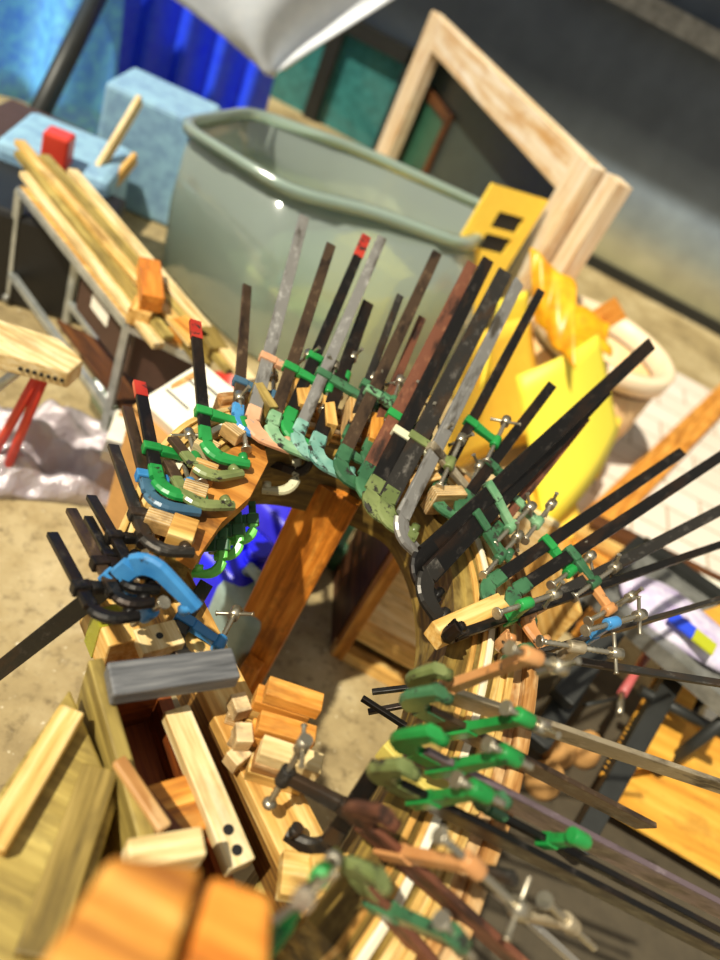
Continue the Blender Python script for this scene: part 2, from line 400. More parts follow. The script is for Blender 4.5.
for s_ in (-1, 1): m.obox(g + V((.05, 0, -zt + .36)) + Z * (.32 * s_), ax, Z, ax.cross(Z), .5, .06, .04)
m.build('panel_frame', 'dark', th)

# ------------------------------------------------------------------ clear plastic tub
zr = .68
fr = [at(182, 120, zr), at(262, 168, zr), at(300, 188, zr), at(370, 203, zr), at(462, 240, zr)]
c0 = sum(fr, V()) / 5
bk = [fr[4] + V((.12, .62, 0)), fr[2] + V((.0, .78, 0)), fr[0] + V((.06, .5, 0))]
poly = fr + bk
def rounded(poly, r, k=4):
    out = []; n = len(poly)
    for i in range(n):
        p, a, b = poly[i], poly[i-1], poly[(i+1) % n]
        da, db = (a - p), (b - p); ra = min(r, da.length * .45); rb = min(r, db.length * .45)
        A, B = p + da.normalized() * ra, p + db.normalized() * rb
        for t in range(k + 1):
            t /= k; out.append(A * (1-t)**2 + p * 2*t*(1-t) + B * t**2)
    return out
cen = sum(poly, V()) / len(poly)
def off(poly, d, z): return [V((p.x, p.y, z)) + V((p.x - cen.x, p.y - cen.y, 0)).normalized() * d for p in poly]
bq = [at(155, 264, 0), at(205, 322, 0), at(250, 362, 0), at(360, 400, 0), at(470, 400, 0)]
bq += [bq[4] + V((.05, .35, 0)), V((poly[6].x, poly[6].y - .05, 0)), V((bq[0].x + .08, bq[0].y + .42, 0))]
R = rounded(poly, .1); RB = rounded(bq, .1)
bc = sum(bq, V()) / len(bq)
def lev(t, d): return [RB[i].lerp(V((R[i].x, R[i].y, zr)), t) + V((R[i].x - cen.x, R[i].y - cen.y, 0)).normalized() * d for i in range(len(R))]
th = thing('clear_plastic_tub', 'large clear greenish plastic tub on the floor behind the clamps', 'tub', (cen.x, cen.y, 0))
m = MB(); m.loft([[p + (bc - p) * .04 + Z * .004 for p in RB], lev(.04, 0), lev(.5, .015), lev(.95, 0)], True, False, True)
m.build('shell', 'tub', th, solid=.006)
m = MB(); m.loft([lev(.94, 0), lev(.945, .025), lev(.99, .028), lev(1., .018), lev(1., -.005), lev(.94, -.004)], False, False, True); m.build('rim', 'tub', th, solid=.003)
cc = V((cen.x - .1, cen.y - .12, .02))
m = MB(); m.grid(lambda u, v: cc + V(((u - .5) * .5 + .12, (v - .5) * .25 + .08, .09 + .05 * math.sin(7 * u + 4 * v) + .03 * math.cos(11 * v))), 24, 16)
tag(m.build('crumpled_wrap', plain('wrap', '#c9bf7a', .4, var=.3), solid=.01), 'crumpled yellowish wrapping lying inside the clear tub', 'wrapping')
m = MB(); m.box(V((fr[4].x - .28, fr[4].y + .3, .2)), .35, .3, .36, -.3); tag(m.build('yellow_carton', 'yelcard', bevel=.004), 'yellow carton standing inside the right end of the clear tub', 'carton')

# ------------------------------------------------------------------ yellow things and cream drum
b0 = at(470, 440, 0.0); b0 = V((.20, 2.62, 0))
pA, pB = at(492, 183, .86), at(548, 200, .86)
w_ = (pB - pA).length; ax2 = (pB - pA).normalized(); dn = (at(372, 440, .02) - pA)
th = thing('yellow_holed_sheet', 'tall yellow panel with two square holes leaning by the clear tub', 'panel', (b0.x, b0.y, 0))
def panel_pt(u, v): return pA + ax2 * (u * w_) + V((-.05, -.35, -.86)) * v
m = MB()
us = [0, .34, .8, 1]; vs_ = [0, .10, .17, .20, .27, 1.0]
nrm = ax2.cross(V((-.05, -.35, -.86)).normalized())
for i in range(3):
    for j in range(5):
        if i == 1 and j in (1, 3): continue
        q = [panel_pt(us[i], vs_[j]), panel_pt(us[i+1], vs_[j]), panel_pt(us[i+1], vs_[j+1]), panel_pt(us[i], vs_[j+1])]
        m.loft([[p + nrm * .008 for p in q], [p - nrm * .008 for p in q]])
m.build('panel', 'yelcard', th)
m = MB(); q = [panel_pt(.28, .08), panel_pt(.86, .08), panel_pt(.86, .29), panel_pt(.28, .29)]
m.loft([[p + nrm * -.02 + Y * .03 for p in q], [p - nrm * .03 + Y * .05 for p in q]]); m.build('backing', 'blackpl', th)
dc = at(572, 400, .30); dc = V((.645, 3.2, 0)); dr = .33
th = thing('cream_drum', 'wide cream drum with pale rim holding yellow cards', 'drum', dc)
def circ(c, r, z, n=48): return [V((c.x + r * math.cos(2*math.pi*i/n), c.y + r * math.sin(2*math.pi*i/n), z)) for i in range(n)]
zd = .5
m = MB(); m.loft([circ(dc, dr - .05, .0), circ(dc, dr - .02, .2), circ(dc, dr - .02, zd - .1), circ(dc, dr - .04, zd - .1), circ(dc, dr - .06, .03)], True, True, True); m.build('body', 'cream', th)
m = MB(); m.loft([circ(dc, dr - .035, zd - .085), circ(dc, dr, zd - .08), circ(dc, dr + .005, zd - .01), circ(dc, dr - .01, zd), circ(dc, dr - .045, zd), circ(dc, dr - .05, zd - .085)], False, False, True); m.build('rim', 'creamrim', th)
m = MB(); m.loft([circ(dc, dr - .018, zd - .1), circ(dc, dr - .012, zd - .085)], False, False, True); m.build('band', 'dark', th, solid=.01)
def card(name, label, pts, mat, curl=0., cat='card'):
    p = [V(q) for q in pts]; m = MB()
    n_ = (p[1] - p[0]).cross(p[3] - p[0]).normalized()
    m.grid(lambda u, v: p[0].lerp(p[1], u).lerp(p[3].lerp(p[2], u), v) + n_ * curl * math.sin(u * math.pi), 14, 8)
    return tag(m.build(name, mat, solid=.006), label, cat)
card('bright_yellow_sheet', 'brightest yellow sheet standing at the front of the cream drum', [at(516, 376, .46), at(598, 334, .64), at(618, 432, .33), at(545, 535, .03)], 'yelbright', -.05)
card('amber_sheet', 'amber sheet curving up from the bright yellow sheet toward the tub', [at(462, 352, .54), at(530, 316, .56), at(545, 440, .16), at(440, 480, .04)], 'yelcard', .04)
card('ochre_curled_sheet', 'ochre sheet with curled edge at the foot of the drum', [at(515, 470, .22), at(565, 450, .22), at(585, 545, .03), at(515, 590, .03)], 'yelcard', .06)
card('yellow_flap', 'yellow paper flap between the drum and the tall holed panel', [at(500, 300, .6), at(530, 290, .62), at(522, 350, .4), at(480, 390, .38)], 'yelbright', .02)
card('yellow_side_card', 'small yellow card leaning against the drum body right of the brightest sheet', [at(590, 400, .34), at(622, 420, .3), at(598, 480, .10), at(572, 455, .12)], 'yelcard', .01)
# draped amber film over the drum
m = MB(); f0, f1 = at(530, 248, .78), at(576, 285, .74)
def fn(u, v):
    a = f0.lerp(f1, u); b = at(535 + 40 * u, 320 + 50 * u, .58)
    return a.lerp(b, v) + V((0, -.03 * math.sin(v * math.pi) + .009 * math.sin(u * 16 + 3 * v), .006 * math.sin(u * 9)))
m.grid(fn, 34, 16); tag(m.build('amber_film', 'yelor', solid=.008), 'crinkled amber plastic film draped upright over the drum', 'film')
m = MB(); g0 = at(560, 340, .57)
m.grid(lambda u, v: at(548 + 62 * u, 338 + 20 * u - 38 * v, .57) + V((0, 0, .015 * math.sin(u * 9 + 3 * v) + .012 * math.sin(9 * v))), 26, 14)
tag(m.build('amber_film', 'yelor', solid=.008), 'crinkled amber film lying flat across the drum mouth', 'film')
p = at(603, 318, .58); m = MB(); m.obox(p, V((.5, .2, .85)).normalized(), V((.85, 0, -.5)).normalized(), Y, .16, .1, .012)
tag(m.build('orange_card', 'honey'), 'small orange-brown card sticking out of the drum mouth', 'card')

# ------------------------------------------------------------------ right back: red-rimmed roll, boards on the tiles
c = at(718, 262, .28)
th = thing('red_rimmed_drum', 'beige drum with a red rim at the far right', 'drum', (c.x, c.y, 0))
cz = c.z; n = 40
def vc(r, dy): return [V((c.x + .1 + r * math.cos(2*math.pi*i/n), c.y + dy, c.z + r * math.sin(2*math.pi*i/n))) for i in range(n)]
m = MB(); m.loft([vc(.22, -.25), vc(.24, -.2), vc(.24, .3)], True, True, True); m.build('body', 'cream', th)
m = MB(); m.loft([vc(.235, -.27), vc(.275, -.28), vc(.28, -.2), vc(.24, -.2), vc(.235, -.27)], False, False, True); m.build('rim', 'redst', th)
def board(name, label, p, q, w, h, mat, cat='board', group=None, up=Z):
    m = MB(); m.beam(p, q, w, h, up); return tag(m.build(name, mat, bevel=.003), label, cat, group)
board('brown_plank', 'long brown plank leaning diagonally on the pale tiles past the drum', at(560, 560, .02), at(735, 385, .06), .13, .03, 'honey')
pls = [((575, 560), (735, 655), 'pine', .075, 'pale pine plank nearest the lilac bag'), ((572, 545), (735, 635), 'honey', .105, 'honey-brown plank in the middle of the stack on the pale tiles'),
       ((575, 528), (735, 612), 'pine', .14, 'yellow pine plank lying behind the honey-brown one on the tiles'), ((590, 520), (735, 592), 'dark', .17, 'dark brown plank on top of the plank stack'),
       ((570, 570), (735, 672), 'dark', .04, 'dark plank on the floor under the plank stack front')]
for (a, b, mt, z, lab) in pls:
    board('plank', lab, at(*a, z), at(*b, z), .075, .032, mt, 'plank', 'planks stacked on the pale tiles')
board('tan_batten', 'short tan batten on the tiles left of the plank stack', at(585, 640, .03), at(618, 545, .03), .09, .03, 'honey')
# slatted rack behind the lilac bag
th = thing('slatted_rack', 'small slatted wooden rack lying beyond the lilac bag', 'rack', at(690, 600, .05))
m = MB(); m.beam(at(660, 618, .22), at(682, 560, .22), .02, .03); m.build('side_rail', 'dark', th)
m = MB(); m.beam(at(735, 650, .22), at(745, 590, .22), .02, .03); m.build('side_rail', 'dark', th)
for i in range(5):
    m = MB(); t = i / 4
    m.beam(at(662 + 18 * t, 612 - 44 * t, .225), at(738 + 8 * t, 646 - 48 * t, .225), .028, .012); m.build('slat', 'paper', th)

# ------------------------------------------------------------------ right: low steel trolley with lilac bubble wrap
zb = .42
th = thing('steel_trolley', 'low black and grey steel trolley on the right under the lilac bubble wrap', 'trolley', at(640, 640, 0))
A, B = at(590, 590, zb), at(735, 712, zb); C2, D2 = at(640, 545, zb), at(775, 640, zb)
for (p, q, mt) in ((A, B, 'galv'), (C2, D2, 'blackst'), (A, C2, 'blackst'), (B, D2, 'blackst')):
    m = MB(); m.beam(p, q, .045, .05); m.build('rail', mt, th)
m = MB(); m.loft([[A - Z * .02, B - Z * .02, D2 - Z * .02, C2 - Z * .02], [p + Z * .0 for p in (A, B, D2, C2)]]); m.build('deck', 'galv', th)
for p in (A, B, C2, D2):
    m = MB(); m.tube([V((p.x, p.y, .04)), p - Z * .02], .016); m.build('leg', 'blackst', th)
    m = MB(); m.tube([V((p.x - .012, p.y, .035)), V((p.x + .012, p.y, .035))], .035, 16); m.build('caster', 'blackpl', th)
def puff(name, label, pl, mat, hgt, cat):
    c = sum(pl, V()) / len(pl); m = MB(); n = len(pl)
    m.loft([pl, [p + (c - p) * -.04 + Z * hgt * .5 for p in pl], [p + (c - p) * .25 + Z * hgt for p in pl], [p + (c - p) * .75 + Z * hgt * 1.15 for p in pl]], True, True, True)
    return tag(m.build(name, mat, sub=2), label, cat)
m = MB()
bw = [at(607, 578, zb), at(650, 582, zb), at(700, 625, zb), at(735, 655, zb), at(735, 690, zb), at(690, 662, zb), at(650, 640, zb), at(622, 612, zb)]
puff('bubble_wrap_bag', 'lilac bubble-wrap package lying on the steel trolley', bw, 'lilac', .06, 'package')
o = sum(bw, V()) / 8 + Z * .075
for (px, py, mt, sx, nm, lab) in ((682, 624, 'labelb', .07, 'blue_label', 'blue printed label lying on the lilac bubble-wrap package'), (704, 642, 'labely', .06, 'yellow_green_label', 'yellow-green label next to the blue one on the lilac package')):
    p = at(px, py, zb + .075); m = MB(); m.box(p, sx, .05, .006, -.35); tag(m.build(nm, mt), lab, 'label')
# black tubes and ochre sheets on the floor lower right
def fl_sheet(name, label, pts, z, mat, holes=None):
    P4 = [at(x, y, z) for x, y in pts]; m = MB(); m.loft([[p - Z * .008 for p in P4], P4]); o = m.build(name, mat); tag(o, label, 'sheet', 'ochre sheets on the floor at right')
    if holes:
        a, b = P4[holes[0]], P4[holes[1]]; c = sum(P4, V()) / 4; mm = MB()
        for i in range(26):
            q = a.lerp(b, (i + .5) / 26); q = q + (c - q).normalized() * .012
            mm.tube([q, q + Z * .003], .006, 8)
        mm.build('punched_holes', 'blackpl', o)
    return o
fl_sheet('ochre_sheet', 'ochre sheet with a punched edge between the black tube and the red handle', [(664, 662), (700, 690), (672, 762), (600, 775)], .20, 'ochre', (0, 3))
fl_sheet('ochre_sheet', 'biggest ochre sheet at the lower right below the black tube', [(690, 720), (760, 745), (760, 900), (590, 800)], .10, 'ochre')
fl_sheet('ochre_sheet', 'ochre sheet corner at the right edge beyond the trolley', [(700, 612), (735, 600), (745, 660), (705, 645)], .46, 'ochre', (0, 3))
m = MB(); q4 = [at(x, y, .113) for x, y in ((706, 708), (735, 715), (735, 740), (700, 728))]; m.loft([[p - Z*.002 for p in q4], q4])
tag(m.build('white_note', 'paper'), 'white paper scrap on the biggest ochre sheet', 'paper')
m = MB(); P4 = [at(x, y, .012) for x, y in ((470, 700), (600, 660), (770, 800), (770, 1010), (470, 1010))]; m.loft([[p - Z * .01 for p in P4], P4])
tag(m.build('floor_darkener', plain('darkened_floor', '#4a4130', .8)), 'dark brown sheet added to darken the floor under the right-hand clamp bars', 'mat')  # thin sheet added to make the floor darker between the bars
m = MB(); m.beam(at(575, 850, .15), at(682, 662, .34), .05, .05); tag(m.build('black_tube', 'blackst', bevel=.004), 'thick black square tube crossing over the ochre sheets', 'tube')
m = MB(); m.tube([at(640, 690, .30), at(735, 740, .30)], .016); tag(m.build('black_rod', 'blackst'), 'thin black rod branching right from the thick black tube', 'rod')
m = MB(); m.beam(at(560, 700, .3), at(612, 630, .4), .06, .05); tag(m.build('dark_steel_channel', 'blackst', bevel=.004), 'dark steel channel behind the peach clamp, beside the trolley', 'channel')
m = MB(); m.beam(at(535, 745, .2), at(590, 660, .3), .06, .05); tag(m.build('dark_steel_channel', 'blackst', bevel=.004), 'lower dark steel channel near the outside of the laminated arch', 'channel')
th = thing('red_handled_tool', 'tool with a faded red handle lying beside the punched ochre sheet', 'tool', at(620, 700, .2))
m = MB(); m.tube([at(650, 650, .3), at(636, 672, .3), at(622, 694, .3)], [.014, .011, .013]); m.build('handle', 'pinkst', th)
m = MB(); m.tube([at(622, 694, .3), at(619, 715, .3)], .009); m.build('shank', 'zinc', th)
m = MB(); m.tube([at(622, 696, .3), at(600, 702, .3), at(585, 705, .3)], .005); m.build('prong', 'blackst', th)
for i, (x, y) in enumerate(((575, 735), (560, 765), (600, 735))):
    p = at(x, y, .12); m = MB(); m.tube([p - Z * .12, p - Z * .08, p - Z * .03], [.045, .05, .03], 18)
    tag(m.build('cloth_bundle', 'cardb'), ['tan bundle below the brown bar near the red-handled tool', 'tan bundle nearest the arch on the lower right floor', 'small tan bundle touching the punched ochre sheet'][i], 'bundle')

# ------------------------------------------------------------------ left: steel rack with timber, stool, bag
zc = .42
P0 = at(128, 326, zc); P1 = at(200, 362, zc); P2 = at(20, 190, zc); P3 = P1 + (P2 - P0)
th = thing('steel_rack', 'grey steel tube rack at left loaded with timber offcuts', 'rack', (P0.x, P0.y, 0))
for (p, q) in ((P0, P1), (P0, P2), (P1, P3), (P2, P3)):
    m = MB(); m.beam(p, q, .022, .022); m.build('top_rail', 'alu', th)
zl = .12
for p in (P0, P1, P2, P3):
    m = MB(); m.beam(V((p.x, p.y, .03)), p, .022, .022, up=X); m.build('leg', 'alu', th)
    m = MB(); m.tube([V((p.x - .01, p.y, .022)), V((p.x + .01, p.y, .022))], .02, 14); m.build('caster', 'galv', th)
for (p, q) in ((P0, P1), (P0, P2), (P1, P3)):
    m = MB(); m.beam(V((p.x, p.y, zl)), V((q.x, q.y, zl)), .02, .02); m.build('lower_rail', 'alu', th)
m = MB(); m.loft([[p + Z * .0 for p in (P0, P1, P3, P2)], [p + Z * .016 for p in (P0, P1, P3, P2)]]); m.build('shelf_board', 'pine', th)
ex = (P1 - P0).normalized(); ey = (P2 - P0).normalized()
m = MB(); m.obox(P0 + ex * .17 + ey * .22 - Z * .10, ey, ex, Z, .34, .22, .16); bx = tag(m.build('brown_box', 'brownbox', bevel=.004), 'dark brown box with a pale label on the lower shelf of the steel rack', 'box')
m = MB(); m.obox(P0 + ex * .057 + ey * .25 - Z * .09, ey, ex, Z, .10, .004, .05); m.build('label_sticker', 'paper', bx)
m = MB(); m.obox(P0 + ex * .17 + ey * .2 - Z * (zc - zl - .02), ey, ex, Z, .5, .26, .015); m.build('lower_shelf', 'dark', th)
c = P0 + ex * .12 + ey * .05 - Z * .30
sq = [c + ex * a - ey * b for a, b in ((-.09, -.12), (.09, -.12), (.09, .06), (-.09, .06))]
th2 = thing('small_clear_tub', 'small clear tub with green contents on the floor under the rack', 'tub', (c.x, c.y, 0))
m = MB(); m.loft([[V((p.x, p.y, .02)) for p in rounded(sq, .03)], [V((p.x, p.y, .12)) + (p - c) * .1 for p in rounded(sq, .03)]], True, False, True); m.build('shell', 'tubs', th2, solid=.004)
m = MB(); m.loft([[V((p.x, p.y, .03)) for p in rounded([c + (q - c) * .8 for q in sq], .03)], [V((p.x, p.y, .07)) for p in rounded([c + (q - c) * .8 for q in sq], .03)]]); m.build('contents', plain('green_stuff', '#8fa84a', .5), th2)
offs = [(.04, .35, .9, 0.03, 'pale', 'pale strip offcut along the near edge of the rack top'), (.09, .45, 1.0, .02, 'sage', 'long pine strip second from the near edge on the rack'),
        (.15, .5, 1.1, -.03, 'lam', 'long pale strip in the middle of the rack pile'), (.20, .38, .9, .05, 'olive', 'olive-stained strip on the rack pile'),
        (.25, .5, 1.15, -.02, 'sage', 'yellow strip toward the tub side of the rack pile'), (.30, .45, 1.1, .02, 'pale', 'thin pale strip on the tub edge of the rack pile')]
for k, (u, v, L, an, mt, lab) in enumerate(offs):
    d = (ey + ex * an).normalized(); p = P0 + ex * u + ey * v + Z * (.03 + .014 * (k % 3))
    board('timber_strip', lab, p - d * L / 2, p + d * L / 2, .035, .02, mt, 'timber strip', 'timber strips on the steel rack')
for k, (u, v, L, an, mt, lab) in enumerate([(.13, .16, .2, .5, 'orange', 'short orange-brown offcut at the near end of the rack'), (.2, .05, .1, -.4, 'honey', 'small honey block at the front corner of the rack top'),
        (.06, .05, .09, .7, 'pine', 'small pine block above the front leg of the rack'), (.27, .06, .1, .2, 'olive', 'olive block beside the tub on the rack front')]):
    d = (ey + ex * an).normalized(); p = P0 + ex * u + ey * v + Z * (.045 + (.05 if k == 0 else 0))
    board('wood_offcut', lab, p - d * L / 2, p + d * L / 2, .06, .05, mt, 'offcut', 'offcuts on the front of the steel rack')
for k, (a, b, mt, lab) in enumerate([((80, 200), (140, 100), 'pale', 'pale upright lath leaning over the far end of the rack'), ((95, 205), (135, 158), 'pine', 'broader pine lath leaning at the far end of the rack'), ((150, 140), (172, 92), 'pale', 'thin lath leaning on the blue tarpaulin')]):
    p = at(*a, .3); q = dp(*b, (p - CP).dot(FW) * 1.06); board('leaning_lath', lab, p, q, .05, .02, mt, 'lath', 'laths leaning at the back left', up=X)
# stool with thick top and red legs
zs = .5
th = thing('red_legged_stool', 'stool with thick pale wooden top and red legs at the left edge', 'stool', at(20, 430, 0))
s0, s1, s2, s3 = at(-40, 330, zs), at(82, 362, zs), at(70, 345, zs), at(-40, 300, zs)
s_ = [at(-60, 335, zs), at(70, 372, zs), at(84, 360, zs), at(60, 338, zs), at(-60, 300, zs)]
m = MB(); m.loft([[p - Z * .05 for p in s_], [p for p in s_]]); m.build('seat', 'pale', th, bevel=.006)
m = MB()
for i in range(7):
    q = s_[0].lerp(s_[1], .62 + .055 * i) - Z * .028; nn = (s_[1] - s_[0]).normalized().cross(Z)
    m.tube([q - nn * .002, q + nn * .004], .005, 8)
m.build('edge_holes', 'blackpl', th)
for a, b, mt in (((42, 368), (-15, 470), 'redst'), ((48, 368), (2, 480), 'redst'), ((30, 362), (-60, 430), 'alu')):
    p = at(*a, zs - .05); q = at(*b, .0); m = MB(); m.tube([p, q], .012); m.build('leg', mt, th)
# crumpled polythene bag
bg = [at(-30, 420, 0), at(40, 402, 0), at(75, 425, 0), at(140, 455, 0), at(125, 500, 0), at(60, 505, 0), at(-30, 490, 0)]
c = sum(bg, V()) / 7; m = MB()
def fn(u, v):
    x = -35 + 175 * u; y = 408 + 30 * u * u + (92 - 12 * u) * v
    e = math.sin(math.pi * min(1, max(0, u))) ** .5 * math.sin(math.pi * v) ** .5
    return at(x, y, 0.004) + Z * (e * (.09 + .035 * math.sin(13 * u + 6 * v) + .03 * math.sin(21 * v - 9 * u) + .02 * math.sin(31 * u) * math.cos(27 * v)))
m.grid(fn, 60, 40); tag(m.build('polythene_bag', 'poly', solid=.002), 'crumpled clear polythene bag on the floor at left', 'bag')
# packets and bits behind the left clamps
def carton(name, label, px, py, z, s, rz, mat, cat='box', tilt=0., kids=()):
    c = at(px, py, z); m = MB(); ax = V((math.cos(rz), math.sin(rz), 0)); ay = V((-math.sin(rz) * math.cos(tilt), math.cos(rz) * math.cos(tilt), math.sin(tilt)))
    az = ax.cross(ay); m.obox(c, ax, ay, az, *s); o = tag(m.build(name, mat, bevel=.004), label, cat)
    for (u, v, w, h, mt, nm) in kids:
        k = MB(); k.obox(c + ax * u + ay * v + az * (s[2] / 2 + .0005), ax, ay, az, w, h, .001); k.build(nm, mt, o)
    return o
q = at(190, 404, .50)
m = MB(); m.box(V((q.x, q.y, .21)), .2, .16, .42, -.35); tag(m.build('cardboard_box', 'cardb', bevel=.003, origin=(q.x, q.y, 0)), 'tall brown cardboard box carrying the white paper packet', 'box')
carton('paper_packet', 'white printed paper packet lying behind the left clamps on a cardboard box', 190, 402, .47, (.13, .19, .05), -.35, 'paper', 'packet', .35,
       [(0, .05, .09, .006, 'ink', 'print'), (0, .03, .07, .005, 'ink', 'print'), (-.01, -.03, .08, .005, 'ink', 'print')])
carton('wooden_slab', 'plywood slab leaning against the white paper packet', 172, 398, .45, (.02, .2, .08), -.45, 'ply', 'slab', .4)
carton('pale_carton', 'pale green-white carton with orange corner beside the polythene bag', 128, 452, .07, (.13, .2, .13), .35, 'paper', 'carton', .0,
       [(-.03, .08, .05, .02, 'orgp', 'print'), (.01, .03, .08, .005, 'ink', 'print')])
c = at(220, 400, .1); th = thing('red_pot', 'small red plastic pot behind the first green clamp', 'pot', (c.x, c.y, 0))
m = MB(); m.loft([circ(c, .05, 0, 24), circ(c, .065, .17, 24), circ(c, .06, .17, 24), circ(c, .046, .01, 24)], True, True, True); m.build('cup', 'redst', th)
m = MB(); m.tube([c + V((.06, 0, .05)), c + V((.1, 0, .03)), c + V((.1, 0, -.03)), c + V((.055, 0, -.05))], .007, 8); m.build('handle', 'redst', th)

# ------------------------------------------------------------------ jugs inside the ring
def jerry(name, label, base, s, rz, mat, capmat, hand=True, parts=True):
    sx, sy, sz = s; base = V(base); ax = V((math.cos(rz), math.sin(rz), 0)); ay = V((-math.sin(rz), math.cos(rz), 0))
    th = thing(name, label, 'jerrycan', base)
    def lp(f, z, r=.03): return rounded([base + ax * (sx/2*f*i) + ay * (sy/2*f*j) + Z * z for i, j in ((-1, -1), (1, -1), (1, 1), (-1, 1))], r, 5)
    m = MB(); m.loft([lp(.94, 0), lp(1, .015), lp(1, sz * .32), lp(.97, sz * .34), lp(.97, sz * .37), lp(1, sz * .39), lp(1, sz * .86), lp(.93, sz * .93), lp(.72, sz * .96)], True, True, True)
    m.build('body', mat, th)
    c = base + ax * sx * .27 + Z * sz * .96
    m = MB(); m.tube([c, c + Z * .012], .028, 20); m.build('neck', mat, th)
    m = MB(); m.tube([c + Z * .012, c + Z * .03, c + Z * .036], [.026, .026, .022], 20); cp = m.build('cap', capmat, th)
    if hand:
        m = MB(); a = base + Z * sz * .95
        m.tube([a - ax * sx * .34, a - ax * sx * .3 + Z * .03, a - ax * sx * .05 + Z * .035, a + ax * sx * .07], .014, 10); m.build('handle', mat, th)
    return th
jerry('blue_jerrycan', 'larger bright blue jerrycan inside the arch behind the grey one', (-.185, 1.25, 0), (.22, .19, .34), -.35, 'bluepl', 'bluepl')
jerry('violet_blue_jerrycan', 'violet-blue jerrycan tucked behind the orange board', (-.13, 1.52, 0), (.2, .18, .3), -.4, 'blue2', 'blue2')
jerry('grey_jerrycan', 'grey-green jerrycan with yellow cap beside the orange board', (-.085, 1.16, 0), (.15, .13, .33), -.5, 'greypl', 'yellowpl')
c = V((-.16, 1.62, 0)); th = thing('white_bucket', 'white bucket with black strap behind the blue jerrycan', 'bucket', c)
m = MB(); m.loft([circ(c, .08, 0, 32), circ(c, .10, .3, 32), circ(c, .108, .3, 32), circ(c, .108, .33, 32), circ(c, .097, .33, 32), circ(c, .078, .01, 32)], True, True, True); m.build('body', 'whitepl', th)
m = MB(); m.tube([c + V((.1 * math.cos(a), .1 * math.sin(a) * .3 - .0, .33 + .09 * math.sin(a))) for a in [math.pi * i / 10 for i in range(11)]], .005, 8); m.build('strap', 'blackpl', th)
c = V((.06, 1.78, 0)); m = MB(); m.loft([circ(c, .13, .0, 30), circ(c, .14, .1, 30), circ(c, .12, .12, 30), circ(c, .08, .05, 30)], True, True, True)
tag(m.build('dark_green_basin', 'dgreen'), 'dark green basin on the floor behind the violet-blue jerrycan', 'basin')

# ------------------------------------------------------------------ bending form and laminated arch
ZR = .80
strip = [V((-.215, .70, 0)), V((-.235, .78, 0)), V((-.26, .88, 0)), V((-.25, 1.0, 0)), V((-.18, 1.10, 0)), V((-.06, 1.16, 0)), V((.05, 1.18, 0))]
strip += [V((p.x, p.y, 0)) for p in (at(440, 484, ZR), at(470, 530, ZR), at(486, 580, ZR), at(489, 640, ZR), at(465, 745, ZR), at(430, 827, ZR), at(400, 893, ZR), at(355, 965, ZR))]
def crom(P, k=7):
    out = []
    for i in range(len(P) - 1):
        a, b, c, d = P[max(i-1, 0)], P[i], P[i+1], P[min(i+2, len(P)-1)]
        for j in range(k):
            t = j / k; out.append(.5 * ((2*b) + (c-a)*t + (2*a-5*b+4*c-d)*t*t + (3*b-a-3*c+d)*t**3))
    return out + [P[-1]]
path = crom(strip)
def onrm(i):
    d = (path[min(i+1, len(path)-1)] - path[max(i-1, 0)]).normalized(); return V((-d.y, d.x, 0))
for _ in range(3): path = [path[0]] + [(path[i-1] + path[i]*2 + path[i+1]) / 4 for i in range(1, len(path)-1)] + [path[-1]]
NR = [onrm(i) for i in range(len(path))]
def layer(name, o0, o1, z0, z1, mat, parent, i0=0, i1=None, bev=.0, wob=0.):
    i1 = len(path) if i1 is None else i1; m = MB()
    pts = [path[i] + NR[i] * (o0 + o1) / 2 + Z * ((z0 + z1) / 2 + wob * math.sin(i * .7 + o0 * 200)) for i in range(i0, i1)]
    w, h = abs(o1 - o0), z1 - z0
    m.sweep(pts, [rect(w, h)] * len(pts), [(NR[i], Z) for i in range(i0, i1)]); return m.build(name, mat, parent, bevel=bev)
N = len(path); LI = 4
form = thing('bending_form', 'curved olive-brown plywood bending form on posts inside the arch', 'form', (0, 1.0, 0))
layer('form_ring', -.062, -.026, ZR - .15, ZR - .004, 'oak', form)
tp = [at(x, y, ZR + .012) for x, y in ((262, 436), (232, 448), (204, 470), (186, 505), (172, 545), (196, 560), (222, 522), (250, 497), (268, 462))]
m = MB(); m.loft([[p - Z * .022 for p in tp], tp]); m.build('template', 'tmpl', form)
for (x, y) in ((-.24, .86), (.06, 1.13), (.3, .62)):
    pass
arch = thing('laminated_arch', 'curved laminated timber arch of thin strips held by the clamps', 'arch', (.1, 1.05, ZR - .13))
lay = [(-.026, -.018, 'pine', 0), (-.0175, -.010, 'oak', -.004), (-.0095, -.003, 'pine', .002), (-.0025, .0075, 'white', .006), (.008, .016, 'oak', .0), (.0165, .026, 'lam', .004), (.0265, .036, 'lam', -.002), (.0365, .046, 'lam', .003)]
for (a, b, mt, dz) in lay: layer('lamination', a, b, ZR - .13, ZR + dz, mt, arch, wob=.0015)
caul = thing('outer_caul', 'brown outer caul wrapped around the laminated arch', 'caul', (.1, 1.2, ZR - .12))
layer('bending_strip', .047, .068, ZR - .12, ZR - .016, 'caul', caul, 24, N)
layer('bending_strip', .0685, .092, ZR - .12, ZR - .002, 'caul', caul, 24, N, bev=.006)
# posts carrying the form
for k, i in enumerate((6, 14, 94)):
    p = path[min(i, N-1)] - NR[min(i, N-1)] * .044; m = MB(); m.beam(V((p.x, p.y, 0)), V((p.x, p.y, ZR - .15)), .045, .07, up=NR[min(i, N-1)]); m.build('post', 'olive', form, bevel=.003)
